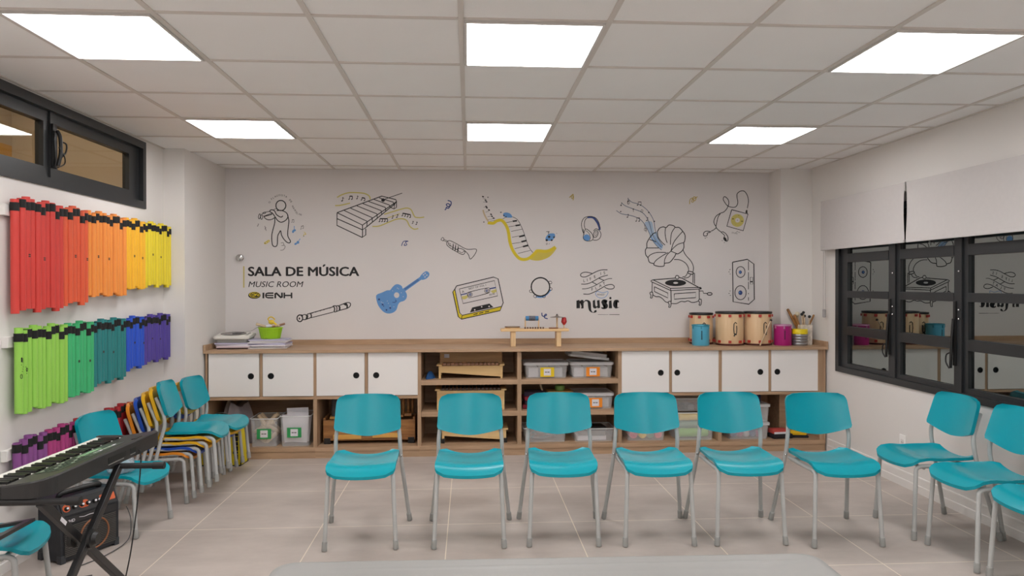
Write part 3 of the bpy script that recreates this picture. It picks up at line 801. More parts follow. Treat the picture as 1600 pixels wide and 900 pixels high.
for dy in (-.009, .009): MB().box(-.0102, -.0096, dy - .002, dy + .002, -.004, .004).build('contact_hole', BLACK, t)
m = MB().lathe([(0, 0), (.032, 0), (.030, .006), (.020, .012), (.024, .022), (.034, .034), (.030, .046), (.015, .052), (0, .053)], seg=24)
m.xf(Matrix.Rotation(PI / 2, 4, 'X')); o = m.build('wall_hook', CHROME, None, True, (-2.168, YB - .0005, 1.79)); tag(o, 'round chrome knob fixed on the back wall above the sign', 'knob')
# ---------------------------------------------------------------- things in the shelves
CLP = clear_plastic('clear_plastic', 'fafafa', .20); CLR = clear_plastic('clear_rim', 'f6f6f6', .62); CLL = clear_plastic('clear_lid', 'f8f8f8', .5)
GRN = mat('green_label', '2f9a55', .6, .03, 9); YLB = mat('yellow_label', 'e8c81a', .6, .03, 9); OLB = mat('orange_label', 'ee8d1c', .6, .03, 9)
INK = mat('ink_grey', '55504f', .8, .05, 9)
WHP_ = mat('off_white_case', 'd2cdc8', .6, .05, 9); GRYC = mat('light_grey_case', 'b9b8ba', .6, .06, 9)
ZS = {'top': .6803, 'mid': .3983, 'bot': .0983}
def bin_(name, label, x, y, z, w, d, h, card=None, lid=True, rz=0, group='clear plastic storage bins', lidtilt=0, cx=0):
    """clear tub, footprint w x d, standing with its front face at y"""
    t = thing(name, label, 'storage bin', (x, y + d / 2, z + .0004), rz, group)
    k = .93; wall = .003
    m = MB()
    def ring(s, zz): return [m.bm.verts.new((a, b, zz)) for a, b in rrect(-w / 2 * s, w / 2 * s, -d / 2 * s, d / 2 * s, .02, 3)]
    def q(A, B):
        for i in range(len(A)): m._f([A[i], A[(i + 1) % len(A)], B[(i + 1) % len(A)], B[i]])
    O0, O1 = ring(k, 0), ring(1, h); F0 = ring(1.03, h); F1 = ring(1.03, h + .006)
    s_ = 1 - 2 * wall / w; I1, I0 = ring(s_, h + .006), ring(k * s_, wall)
    m._f(O0[::-1]); q(O0, O1); q(O1, F0); q(F0, F1); q(F1, I1); q(I1, I0); m._f(I0)
    m.build('tub', CLP, t, False)
    m = MB(); m.tube([(a, b, h + .003) for a, b in rrect(-w / 2 * 1.03, w / 2 * 1.03, -d / 2 * 1.03, d / 2 * 1.03, .02, 3)], .0042, 6, closed=True); m.build('rim', CLR, t, True)
    if lid:
        m = MB(); l0 = [m.bm.verts.new((a, b, h + .0065)) for a, b in rrect(-w / 2 * 1.05, w / 2 * 1.05, -d / 2 * 1.05, d / 2 * 1.05, .022, 3)]
        def r2(s, zz): return [m.bm.verts.new((a, b, zz)) for a, b in rrect(-w / 2 * s, w / 2 * s, -d / 2 * s, d / 2 * s, .022, 3)]
        l1 = r2(1.05, h + .022); l2 = r2(.97, h + .026); l3 = r2(.93, h + .018); m._f(l0[::-1]); q(l0, l1); q(l1, l2); q(l2, l3); m._f(l3)
        o = m.build('lid', CLL, t)
        if lidtilt: o.rotation_euler = (0, lidtilt, 0); o.location = (.0, 0, abs(math.sin(lidtilt)) * w * .36)
    if card:
        yf = -d / 2 * (.965) - .003; cw, ch = .125, min(.088, h * .72)
        c = MB().box(-cw / 2, cw / 2, -.0008, 0, -ch / 2, ch / 2).build('label_card', card, t, loc=(cx, yf - .0045, h * .47)); 
        p = MB().box(-.032, .032, -.0016, -.0009, -ch * .36, ch * .36).build('label_paper', PAPER, c)
        m = MB()
        for i_, (a, b) in enumerate(((-.022, -.004), (.0, .02))): m.box(a, b, -.0019, -.0017, -.004, .004)
        m.build('printed_word', INK, p)
    return t
def roll(mt, label, loc, r, L, ax='x', group='coloured rolls in the clear bins', rz=0):
    m = MB().lathe([(0, -L / 2 + .004), (r * .25, -L / 2 + .004), (r * .3, -L / 2), (r * .93, -L / 2), (r, -L / 2 + .006), (r, L / 2 - .006), (r * .93, L / 2), (r * .3, L / 2), (r * .25, L / 2 - .004), (0, L / 2 - .004)], seg=20)
    m.xf(Matrix.Rotation(PI / 2, 4, 'Y' if ax == 'x' else 'X'))
    o = m.build('fabric_roll', mt, None, True, loc, (0, 0, rz)); return tag(o, label, 'roll', group)
FAB = lambda n, h: mat(n, h, .9, .05, 14, .2)
PINK = FAB('pink_felt', 'd2546c'); YLW = FAB('yellow_felt', 'e9c84c'); SAGE = FAB('sage_felt', '6d9078'); LIME = FAB('lime_felt', '86c04e'); CORAL = FAB('coral_felt', 'cf5560')

# lower left compartment: two labelled tubs, grey bag
bin_('storage_bin', 'clear tub of pale wooden pieces with a green label, left of the tub of papers', -1.812, 6.43, ZS['bot'], .235, .30, .245, GRN, False, cx=.005)
bin_('storage_bin', 'clear tub full of white papers with a green label, bottom left cabinet', -1.538, 6.425, ZS['bot'], .26, .30, .265, GRN, False, cx=-.005)
BONE = wood('pale_beech', 'bfa384', 'dcc6a6', .6, 'x')
k_ = 0
for (dx, dz, rx, ry) in ((-.04, .05, .3, .5), (.05, .06, -.2, -.7), (.0, .10, .5, .2), (-.05, .13, .1, -.4), (.06, .14, -.4, .6), (.02, .18, .2, -.3), (-.03, .21, .2, .9), (.05, .215, -.3, -.8)):
    for q in range(2):
        o = MB().tube([(-.06, 0, 0), (-.055, 0, 0), (.055, 0, 0), (.06, 0, 0)], [.014, .018, .018, .014], 10).build('wooden_piece', BONE, None, True, (-1.812 + dx, 6.50 + .10 * q, ZS['bot'] + dz + .01), (rx, ry, .4 * (k_ % 3) - .3))
        tag(o, 'pale wooden percussion piece heaped in the left green labelled clear tub', 'wooden piece', 'pale wooden pieces in the left tub'); k_ += 1
for n, (dx, rz_, ry, h_) in enumerate(((.0, 0, .10, .27), (-.02, .02, -.14, .25), (.02, 0, -.05, .30), (.01, 0, .18, .235), (-.01, 0, 0, .26))):
    o = MB().box(-.095, .095, -.002, .002, 0, h_, .0008).build('paper_sheet', PAPER, None, False, (-1.538 + dx * .6, 6.475 + .022 * n, ZS['bot'] + .03), (0, ry * .6, rz_))
    tag(o, 'white paper sheet standing in the green labelled clear tub', 'paper', 'white sheets in the clear tub')
m = MB()
def bag(u, v):
    a = 2 * PI * u; r = (.15 + .02 * math.sin(3 * a) + .012 * math.sin(7 * a + 2)) * (1 - .45 * v ** 3 + .08 * math.sin(9 * a) * v)
    return (r * math.cos(a) * .95, r * math.sin(a) * .8, .36 * v + .03 * math.sin(2 * a) * v)
m.grid(lambda u, v: bag(u, v), 40, 12); bmesh.ops.remove_doubles(m.bm, verts=m.bm.verts, dist=1e-4)
bmesh.ops.holes_fill(m.bm, edges=[e for e in m.bm.edges if e.is_boundary])
tag(m.build('fabric_bag', FAB('grey_bag_cloth', '8f8588'), None, True, (-2.10, 6.62, ZS['bot'] + .001)), 'slumped grey fabric bag in the leftmost cabinet behind the stacked chairs', 'bag')
# yellow bag on the floor beside the farther stack
t = thing('shopping_bag', 'yellow tote bag with black edging on the floor behind the farther chair stack', 'bag', (-2.085, 6.245, 0), math.radians(-3))
YB_ = FAB('yellow_bag', 'dcc520')
m = MB(); m.prism([(-.165, 0.004), (.165, .004), (.172, .10), (.160, .345), (-.160, .345), (-.172, .10)], .165, (0, -.082, 0)); m.build('body', YB_, t)
m = MB()
for sx_ in (-1, 1):
    for sy_ in (-1, 1): m.tube([(sx_ * .166, sy_ * .082, .006), (sx_ * .172, sy_ * .083, .10), (sx_ * .161, sy_ * .082, .346)], .005, 6)
m.tube([(-.166, -.083, .006), (.166, -.083, .006), (.166, .083, .006), (-.166, .083, .006)], .005, 6, closed=True); m.build('edging', BLACK, t)
m = MB()
for i, (a, b) in enumerate(((.06, .10), (.105, .125), (.13, .17), (.175, .205), (.21, .25), (.255, .275))): m.box(.120 - .02 * (i % 2), .145, -.0850, -.0835, a, b)
m.build('printed_word', BLACK, t)
m = MB().tube(spline([(-.08, -.078, .34), (-.07, -.075, .42), (0, -.07, .45), (.07, -.075, .42), (.08, -.078, .34)]), .006, 8); m.build('handle', BLACK, t, True)

# second cabinet: brown wooden instrument crate
BRW = wood('varnished_brown', '6e4420', 'b07c46', .4, 'x', 4)
t = thing('instrument_crate', 'brown wooden instrument crate with yellow bars in the second cabinet', 'crate', (-.895, 6.62, ZS['bot'] + .0005))
m = MB(); W = .41
m.box(-W, W, -.12, -.105, .03, .215, .003); m.box(-W, W, .105, .12, .03, .215, .003); m.box(-W, -W + .018, -.105, .105, .03, .235, .003); m.box(W - .018, W, -.105, .105, .03, .235, .003); m.box(-W + .018, W - .018, -.105, .105, .03, .045)
m.build('box', BRW, t)
MB().box(-W + .02, W - .02, -.09, .09, .175, .200).build('tray', BRW, t)
for sx_ in (-1, 1):
    for sy_ in (-1, 1): MB().box(sx_ * (W - .035) - .03, sx_ * (W - .035) + .03, sy_ * .10 - .022, sy_ * .10 + .022, 0, .055, .004).build('foot', BLACK, t)
YWD = wood('yellow_pine', 'c98f3c', 'e4b766', .45, 'x')
for (a, b, dz) in ((-.32, -.07, .0), (.03, .26, .01)): MB().box(a, b, -.137, -.121, .045 + dz, .085 + dz, .003).build('front_bar', YWD, t)
for k, (a, b) in enumerate(((-.36, -.22), (.22, .30), (.31, .375))): MB().box(a, b, -.08, .06, .217 + .01 * k, .240 + .01 * k, .003).build('top_bar', YWD if k == 0 else BRW, t)
m = MB(); m.box(-.11, .11, -.075, .075, 0, .22, .012); o = m.build('loudspeaker', mat('dark_speaker', '3a3838', .6, .1, 30), None, False, (-1.13, 6.62, ZS['bot'] + .267)); o.location.z = ZS['bot'] + .2015
o.scale = (1, 1, .95); tag(o, 'dark box shaped device standing on the brown instrument crate', 'loudspeaker')
for k, xx in enumerate((-.60, -.555, -.52)):
    o = MB().tube([(0, 0, 0), (0, 0, .005), (0, .01, .15), (0, .012, .155)], [.012, .015, .013, .009], 10).build('wooden_peg', BRW, None, True, (xx, 6.60 + .02 * k, ZS['bot'] + .25)); tag(o, 'small brown wooden peg standing on the right end of the instrument crate', 'peg', 'pegs on the instrument crate'); o.location.z = ZS['bot'] + .2485 if k else ZS['bot'] + .2485

# wooden xylophones
XW = wood('xylophone_pine', 'd3ab72', 'e8c890', .45, 'x', 2); XB = wood('rosewood_bar', '7d5540', 'a87d5e', .4, 'y'); XDK = wood('brown_board', 'a27a50', 'c49a6a', .5, 'x')
def xylophone(label, x, y, z, w, h, tall=0, n=14, dark=False):
    t = thing('xylophone', label, 'xylophone', (x, y, z + .0004), 0, 'wooden xylophones on the open shelves')
    d = .13
    m = MB(); m.prism([(-w, .0), (-w, h), (w, h), (w, .0), (w - .02, 0), (w - .02, .015), (-w + .02, .055), (-w + .02, 0)], .014, (0, -d, 0)); m.build('front_board', XW, t)
    MB().prism([(-w, .0), (-w, h), (w, h), (w, .0), (w - .02, 0), (w - .02, .015), (-w + .02, .055), (-w + .02, 0)], .014, (0, d - .014, 0)).build('rear_board', XW, t)
    for a_ in (-w + .002, w - .016): MB().box(a_, a_ + .014, -d + .014, d - .014, .03, h).build('end_board', XW, t)
    for a_ in (-w - .018, w - .03): MB().box(a_, a_ + .048, -d - .012, d + .012, h + .0002, h + .014, .003).build('end_block', XW, t)
    s = 2 * (w - .035) / n
    for k in range(n):
        xx = -w + .035 + k * s
        MB().box(xx + .004, xx + s - .004, -d - .016, -.03 if tall else d * .7, h + .004, h + .024, .003).build('tone_bar', XB if not dark else mat('dark_bar', '4a3830', .4, .1, 20), t)
    if tall:
        b = MB().box(-w * .98, w * 1.0, -.025, -.011, h - .02, h + tall, .003).build('music_board', XDK, t)
        MB().box(-w * .84, -w * .68, -.0262, -.0252, h + tall * .55, h + tall * .85).build('paper_label', PAPER, b)
    return t
xylophone('pale wooden xylophone with an upright back board on the top open shelf', .02, 6.62, ZS['top'], .29, .115, .115)
xylophone('wooden xylophone with dark bars on the middle open shelf behind a teal chair', .02, 6.60, ZS['mid'], .305, .175, 0, 15, True)
xylophone('wooden xylophone on black feet on the bottom open shelf', .05, 6.60, ZS['bot'] + .012, .29, .105, 0, 13)
root = [o for o in bpy.data.objects if o.get('label', '').startswith('wooden xylophone on black feet')][0]
for sx_ in (-1, 1):
    for sy_ in (-1, 1): MB().box(sx_ * .283 - .016, sx_ * .283 + .016, sy_ * .122 - .016, sy_ * .122 + .016, -.0122, .03, .003).build('foot', BLACK, root)
def cloth(name, label, mt, c, sx_, sy_, sz, seed, cat='cloth'):
    m = MB(); rnd = random.Random(seed); ph = [rnd.uniform(0, 6) for _ in range(8)]
    def fn(u, v):
        a = 2 * PI * u; r = math.sin(PI * min(1, v * 1.0) * .5 + 0) if v < 1 else 1
        rr = 1 + .16 * math.sin(3 * a + ph[0]) + .09 * math.sin(5 * a + ph[1] + 3 * v) + .06 * math.sin(9 * a + ph[2])
        z = (1 - v ** 2) * (1 + .25 * math.sin(4 * a + ph[3]) * v + .15 * math.sin(7 * a + ph[4]) * v)
        return (v * rr * math.cos(a) * sx_, v * rr * math.sin(a) * sy_, max(0, z) * sz)
    m.grid(fn, 36, 10); bmesh.ops.remove_doubles(m.bm, verts=m.bm.verts, dist=1e-4)
    bmesh.ops.holes_fill(m.bm, edges=[e for e in m.bm.edges if e.is_boundary])
    return tag(m.build(name, mt, None, True, c), label, cat)
cloth('folded_cloth', 'crumpled blue cloth beside the top shelf xylophone', FAB('blue_cloth', '1f4f86'), (-.352, 6.55, ZS['top'] + .001), .045, .09, .06, 3)

# right column of the open shelf unit
bin_('storage_bin', 'clear lidded bin with a yellow label on the top open shelf', .705, 6.46, ZS['top'], .395, .30, .118, YLB, True, cx=.01)
bin_('storage_bin', 'clear bin with an orange label under a loose lid, top open shelf', 1.125, 6.46, ZS['top'], .385, .30, .118, OLB, True, cx=.01)
t = thing('bin_lid', 'loose clear bin lid lying tilted on the orange labelled bin of the top shelf', 'lid', (1.10, 6.62, ZS['top'] + .178), 0, None, (0, math.radians(7), 0))
m = MB(); m.prism(rrect(-.19, .19, -.15, .15, .025, 4), .02, (0, 0, 0), 'z'); m.prism(rrect(-.17, .17, -.13, .13, .02, 4), .03, (0, 0, .0202), 'z'); m.build('lid_shell', CLL, t)
bin_('storage_bin', 'clear lidded bin with an orange label on the middle open shelf behind a teal chair', 1.135, 6.45, ZS['mid'], .37, .30, .12, OLB, True, cx=.02)
bin_('storage_bin', 'clear bin full of tangled cables on the bottom open shelf', .695, 6.45, ZS['bot'], .39, .28, .125, None, False)
bin_('storage_bin', 'clear bin of flat cases on the bottom open shelf, right of the cable bin', 1.145, 6.45, ZS['bot'], .37, .28, .115, None, False)
for (bx, bz, nm) in ((.705, 'top', 'yellow labelled'), (1.125, 'top', 'orange labelled top'), (1.135, 'mid', 'orange labelled middle')):  # pale blocks added as contents to brighten the dark bin interiors
    for k in range(3):
        o = MB().box(-.048, .048, -.10, .10, 0, .085, .008).build('pale_case', (PAPER, WHP_, GRYC)[k], None, False, (bx + (-.115, -.005, .105)[k], 6.61, ZS[bz] + .0045), (0, 0, (.04, -.05, .03)[k])); tag(o, '%s pale case inside the %s shelf bin' % (('left', 'middle', 'right')[k], nm), 'case', 'pale cases in the labelled bins')
for k in range(9):
    rnd = random.Random(k + 40); base = Vector((.695, 6.57, ZS['bot'] + .03 + .009 * k)); P = [base + Vector((.15 * math.cos(q * .9 + k) * rnd.uniform(.5, 1), .08 * math.sin(q * 1.1 + k * 2) * rnd.uniform(.5, 1), .008 * math.sin(q * 2 + k))) for q in range(9)]
    cc = (mat('cable_grey', '8a8b8e', .5, .05, 9), mat('cable_teal', '3a7d84', .5, .05, 9), mat('cable_brown', '6f5648', .5, .05, 9))[k % 3]
    tag(MB().tube(spline(P, 6, True), .008, 7, closed=True).build('coiled_cable', cc, None, True), 'coiled cable tangled in the clear bin on the bottom open shelf', 'cable', 'cables in the clear bin')
for k, (mt, h_) in enumerate(((PAPER, .04), (mat('grey_case', '77706c', .6, .05, 9), .045), (BLACK, .03))):
    o = MB().box(-.15 + .03 * k, .12, -.09, .09, 0, h_, .005).build('flat_case', mt, None, False, (1.14, 6.58, ZS['bot'] + .006 + (0, .0415, .088)[k]), (0, 0, (.05, -.06, .12)[k])); tag(o, ('white flat case at the bottom of the right clear bin, bottom open shelf', 'grey flat case in the middle of the right clear bin, bottom open shelf', 'black flat case topmost in the right clear bin, bottom open shelf')[k], 'case')
for k, (hh, lab) in enumerate((('7a1f2c', 'dark red'), ('2d2430', 'near black'), ('8a2436', 'crimson'), ('33263a', 'dark plum'))):
    o = MB().box(-.09, .09, -.09, .09, 0, .038, .012).build('fabric_pouch', FAB('pouch_' + hh, hh), None, True, (.59 + .012 * (k % 2), 6.56, ZS['mid'] + .0005 + .0385 * k), (0, 0, .1 * (k % 3) - .1)); tag(o, lab + ' fabric pouch in the pile on the middle open shelf', 'pouch', 'pouches piled on the middle shelf')
o = MB().tube([(.72, 6.55, ZS['mid'] + .012), (.66, 6.60, ZS['mid'] + .225)], .009, 10).build('drum_stick', BONE, None, True); tag(o, 'pale drum stick leaning on the pouches on the middle open shelf', 'stick')
o = MB().lathe([(.0, 0), (.035, 0), (.045, .01), (.045, .045), (.03, .055), (0, .055)], seg=20).build('shaker', mat('green_shaker', '7fae5a', .4, .05, 9), None, True, (.85, 6.62, ZS['mid'] + .146)); tag(o, 'small green shaker standing on a wooden block on the middle open shelf', 'shaker')
o = MB().box(-.11, .13, -.07, .07, 0, .145, .004).build('wooden_block', YWD, None, False, (.84, 6.64, ZS['mid'] + .0005)); tag(o, 'pale wooden block box on the middle open shelf behind a teal chair', 'box')

# right cabinets, lower compartments
bin_('storage_bin', 'clear bin of pink, yellow and green rolls at the left of the fourth cabinet', 1.625, 6.45, ZS['bot'], .36, .30, .135, None, False)
for (dx, mt, nm) in ((-.11, PINK, 'pink'), (-.025, YLW, 'yellow'), (.045, SAGE, 'sage green'), (.12, CORAL, 'coral red')):
    roll(mt, nm + ' felt roll standing in the clear bin of mixed rolls', (1.625 + dx, 6.585, ZS['bot'] + .052), .036, .21, 'y')
roll(LIME, 'pale green felt roll lying across the mixed rolls', (1.60, 6.60, ZS['bot'] + .122), .032, .27, 'x')
bin_('storage_bin', 'clear bin of lime and sage green rolls behind the legs of two teal chairs', 2.08, 6.44, ZS['bot'], .36, .30, .25, None, False)
for (mt, nm, dz, dx) in ((LIME, 'lime green', .055, .0), (SAGE, 'sage green', .130, -.01), (YLW, 'yellow', .200, .02)):
    roll(mt, nm + ' felt roll lying in the tall clear bin of green rolls', (2.08 + dx, 6.545, ZS['bot'] + dz), .042 if dz < .1 else .034, .29)
roll(PINK, 'pink felt roll at the right end of the tall clear bin', (2.20, 6.66, ZS['bot'] + .06), .03, .12)
bin_('storage_bin', 'clear bin of dark small things on top of the bin of green rolls', 2.065, 6.50, ZS['bot'] + .2575, .32, .22, .115, None, False)
for k in range(6):
    o = MB().box(-.035, .035, -.035, .035, 0, .05, .012).build('small_case', mat(('small_black', 'small_grey', 'small_brown')[k % 3], ('202022', '77777c', '6a4238')[k % 3], .5, .1, 20), None, False, (1.98 + .085 * (k % 3), 6.57 + .085 * (k // 3), ZS['bot'] + .263), (0, 0, .2 * k)); tag(o, ('black', 'grey', 'brown')[k % 3] + ' small case in the %s of the upper clear bin, fourth cabinet' % ('front' if k < 3 else 'back'), 'case', 'small cases in the upper clear bin')
bin_('storage_bin', 'clear lidded bin at the bottom of the stack in the rightmost cabinet', 2.59, 6.45, ZS['bot'], .38, .30, .13, None, True)
bin_('storage_bin', 'clear lidded bin on top of the lowest bin in the rightmost cabinet', 2.61, 6.46, ZS['bot'] + .158, .36, .28, .14, None, True)
for k in range(10):
    mt = (mat('bead_blue', '3f5f93', .4, .1, 9), mat('bead_pink', 'b5688f', .4, .1, 9), mat('bead_white', 'c6c6cc', .4, .05, 9))[k % 3]
    o = MB().sphere((0, 0, .033), .033, 14).build('rattle', mt, None, True, (2.47 + .06 * (k % 5), 6.53 + .09 * (k // 5), ZS['bot'] + .006)); tag(o, '%s round rattle in the lowest clear bin of the rightmost cabinet' % ('blue', 'pink', 'white')[k % 3], 'rattle', 'rattles in the lowest clear bin')
for k in range(5):
    o = MB().sphere((0, 0, .035), .035, 14).build('maraca', mat('maraca_peach', 'c9a58a', .4, .08, 9) if k % 2 else mat('bead_white', 'c6c6cc', .4, .05, 9), None, True, (2.50 + .055 * k, 6.56 + .04 * (k % 2), ZS['bot'] + .165)); tag(o, '%s ball in the upper lidded clear bin of the rightmost cabinet' % ('peach' if k % 2 else 'white'), 'ball', 'balls in the upper clear bin')
t = thing('tin_can', 'dark blue tin with silver rim on top of the stacked clear bins', 'tin', (2.69, 6.60, ZS['bot'] + .3255), 0)
MB().lathe([(0, 0), (.065, 0), (.067, .003), (.067, .085), (.064, .09), (0, .09)], seg=28).build('body', mat('navy_tin', '1c2a5e', .35, .08, 9), t, True)
MB().lathe([(.064, .078), (.070, .079), (.070, .094), (.066, .096), (.06, .092), (0, .091)], seg=28).build('rim', CHROME, t, True)
t = thing('folded_bag', 'red and black folded bag lying in the rightmost cabinet beside the stacked bins', 'bag', (2.91, 6.51, ZS['bot'] + .0005), .1)
MB().box(-.10, .10, -.06, .06, 0, .045, .016).build('lower_fold', FAB('black_bag', '201d20'), t, True); MB().box(-.10, .06, -.055, .055, .0452, .085, .014).build('upper_fold', FAB('red_bag', 'b7423a'), t, True)
MB().box(-.09, .04, -.061, -.0565, .046, .064, .001).build('pale_band', PAPER, t)
t = thing('folded_bag', 'yellow bag with black trim lying at the right end of the rightmost cabinet', 'bag', (3.09, 6.53, ZS['bot'] + .0005), -.15)
MB().box(-.085, .085, -.05, .05, 0, .022, .008).build('black_trim', FAB('black_bag', '201d20'), t, True); MB().box(-.08, .07, -.045, .045, .0222, .06, .014).build('yellow_fold', FAB('yellow_bag2', 'e0b41c'), t, True)

# ---------------------------------------------------------------- things standing on the worktop
ZT = ZW + .0005
WHP = mat('white_plastic', 'dad8d0', .4, .02, 6); GRP = mat('grey_plastic', '9a9a94', .5, .05, 12)
# left: device on papers, papers with green basket
def papers(label, c, w, d, n, cols, seed, grp):
    rnd = random.Random(seed); z = ZT
    for k in range(n):
        h_ = rnd.uniform(.009, .015); m = MB()
        o = m.box(-w / 2, w / 2, -d / 2, d / 2, 0, h_, .002).build('paper_bundle', cols[k % len(cols)], None, False, (c[0] + rnd.uniform(-.015, .015), c[1] + rnd.uniform(-.012, .012), z), (0, 0, rnd.uniform(-.09, .09)))
        tag(o, label % (('bottom' if k == 0 else 'top' if k == n - 1 else ordn[k] + ' from the bottom')), 'papers', grp); z += h_ + .0003
    return z
LIL = mat('lilac_paper', 'b9b4cc', .8, .04, 12); GRYP = mat('grey_paper', 'c6c3c4', .8, .05, 14); DKR = mat('dark_folder', '3b2a2e', .6, .06, 9); PKP = mat('pinkish_paper', 'd3c2c8', .8, .04, 12)
z1 = papers('paper bundle under the white disc player, %s of its pile', (-2.105, 6.60), .29, .22, 4, [DKR, PKP, PAPER, LIL], 5, 'papers under the disc player')
z2 = papers('paper bundle under the green basket, %s of its pile', (-1.80, 6.62), .33, .23, 7, [GRYP, PAPER, PAPER, LIL, PAPER, GRYP, LIL], 9, 'papers under the green basket')
t = thing('disc_player', 'white portable disc player with a dark oval lid and aerial on a pile of papers', 'disc player', (-2.115, 6.615, z1 + .0005))
m = MB()
def rr_(w, d, r): return rrect(-w, w, -d, d, r, 5)
def stack(mb, layers):
    R_ = [[mb.bm.verts.new((x, y, z + y * tl)) for x, y in rr_(w, d, r)] for (w, d, r, z, tl) in layers]
    mb._f(R_[0][::-1]); mb._f(R_[-1])
    for A, B in zip(R_, R_[1:]):
        for i in range(len(A)): mb._f([A[i], A[(i + 1) % len(A)], B[(i + 1) % len(A)], B[i]])
stack(m, [(.135, .105, .03, 0, 0), (.142, .112, .034, .012, 0), (.150, .118, .036, .044, .10)]); m.build('lower_case', GRP, t, True)
m = MB(); stack(m, [(.157, .125, .038, .0455, .10), (.160, .128, .040, .052, .10), (.158, .126, .040, .066, .10), (.150, .118, .036, .072, .10)]); m.build('upper_case', WHP, t, True)
m = MB().lathe([(0, .0), (.105, 0), (.112, .003), (.112, .006), (.10, .005), (0, .004)], seg=36, sx=1, sy=.78); m.xf(Matrix.Translation((-.012, 0, .0725)) @ Matrix.Rotation(.0997, 4, 'X')); m.build('disc_lid', mat('smoked_lid', '77736f', .25, .05, 9), t, True)
m = MB().box(-.03, .045, -.05, .03, .004, .010, .003); m.xf(Matrix.Translation((.015, .02, .0725)) @ Matrix.Rotation(.0997, 4, 'X')); m.build('dark_window', BLACK, t)
MB().box(-.035, .035, -.128, -.119, .036, .056, .003).build('front_latch', WHP, t)
for q in range(3): MB().sphere((.125, -.05 + .04 * q, .076 + (-.05 + .04 * q) * .1), .010, 10, (1, 1, .5)).build('button', GRP, t, True)
MB().tube([(.04, .10, .085), (.11, .105, .090), (.185, .11, .135)], .0025, 6).build('aerial', CHROME, t, True)
t = thing('plastic_basket', 'small lime green plastic basket of percussion toys on a pile of papers', 'basket', (-1.805, 6.64, z2 + .0005))
LG = mat('lime_plastic', '9fcf1e', .38, .04, 8)
m = MB().lathe([(0, .0), (.080, 0), (.085, .004), (.104, .092), (.112, .094), (.112, .104), (.103, .104), (.100, .094), (.080, .008), (0, .006)], seg=36, sx=1, sy=.75); m.build('basket_body', LG, t, True)
m = MB()
for r_ in range(4):
    zz = .02 + .018 * r_; rr_2 = .085 + (.104 - .085) * zz / .092 + .0012
    m.tube([(rr_2 * math.cos(2 * PI * k / 36), .75 * rr_2 * math.sin(2 * PI * k / 36), zz) for k in range(36)], .002, 5, closed=True)
for k in range(18):
    a = 2 * PI * k / 18; m.tube([(.0862 * math.cos(a), .75 * .0862 * math.sin(a), .006), (.1042 * math.cos(a), .75 * .1042 * math.sin(a), .09)], .002, 5)
m.build('weave', LG, t, True)
bz = z2 + .0005
for n, (p, q, r_, mt, lab) in enumerate([((-.125, -.02, .135), (-.02, .0, .10), .013, BONE, 'pale wooden shaker sticking out of the green basket on its left'), ((-.03, -.04, .112), (.02, -.03, .118), .014, PAPER, 'white rattle lying on the rim of the green basket'),
                                         ((.02, .0, .105), (.125, .02, .135), .010, XB, 'brown wooden clapper sticking out of the green basket on its right'), ((.0, .03, .11), (.08, -.01, .118), .012, BONE, 'pale wooden piece lying across the green basket')]):
    p = Vector(p); q = Vector(q); a = (q - p).normalized()
    o = MB().tube([p, p + a * .004, q - a * .004, q], [r_ * .6, r_, r_, r_ * .6], 10).build('basket_toy', mt, None, True, (-1.805, 6.64, bz)); tag(o, lab, 'percussion toy')
t = thing('toy_whistle', 'yellow bird shaped whistle on top of the green basket', 'whistle', (-1.80, 6.65, bz + .125))
MB().sphere((0, 0, .025), .022, 14, (1.3, .8, 1)).build('whistle_body', mat('toy_yellow', 'e0bf3a', .4, .05, 9), t, True)
MB().tube(spline([(-.02, 0, .035), (-.03, 0, .055), (-.005, 0, .072), (.02, 0, .06), (.03, 0, .045)]), .006, 8).build('loop', mat('toy_yellow', 'e0bf3a', .4, .05, 9), t, True)
MB().tube([(.02, 0, .02), (.055, 0, -.008)], .008, 8).build('mouthpiece', YLB, t, True)

# middle: percussion bench
t = thing('percussion_bench', 'small pine bench carrying a cymbal, bells, a drum head and a blue roller', 'percussion bench', (.612, 6.62, ZT))
m = MB(); m.box(-.315, .315, -.075, .075, .140, .163, .004); m.build('board', PINE, t)
for xx in (-.20, .222): MB().box(xx - .022, xx + .022, -.06, .06, 0, .1398, .003).build('leg', PINEV, t)
m = MB().lathe([(0, .163), (.068, .163), (.070, .166), (.070, .176)], (-.205, 0, 0), 30); m.build('drum_hoop', PINE, t, True)
MB().lathe([(.066, .1762), (.072, .1762), (.072, .182), (.066, .182)], (-.205, 0, 0), 30, close=True).build('drum_rim', mat('dark_hoop', '4a2a20', .5, .08, 9), t, True)
MB().lathe([(0, .179), (.066, .179)], (-.205, 0, 0), 30).build('drum_skin', BONE, t, True)
for xx in (-.085, .04): MB().tube([(xx, .0, .163), (xx, 0, .265)], .006, 8).build('roller_post', PINE, t, True)
m = MB().lathe([(0, -.06), (.020, -.06), (.022, -.057), (.022, .057), (.020, .06), (0, .06)], seg=20); m.xf(Matrix.Translation((-.022, 0, .258)) @ Matrix.Rotation(PI / 2, 4, 'Y')); rl = m.build('roller', mat('roller_blue', '3f83b8', .45, .25, 30), t, True)
m = MB().lathe([(.0225, -.03), (.0230, -.03), (.0230, .03), (.0225, .03)], seg=20, close=True); m.xf(Matrix.Translation((-.022, 0, .258)) @ Matrix.Rotation(PI / 2, 4, 'Y')); m.build('printed_band', mat('band_print', '5a5c66', .5, .4, 60), rl, True)
for k in range(8): MB().sphere((-.09 + .024 * k, -.045, .172), .0095, 10).build('jingle_bell', mat('bell_brown', '6d5344', .4, .1, 12), t, True)
MB().tube([(.212, 0, .163), (.212, 0, .268)], .008, 10).build('cymbal_post', PINEV, t, True)
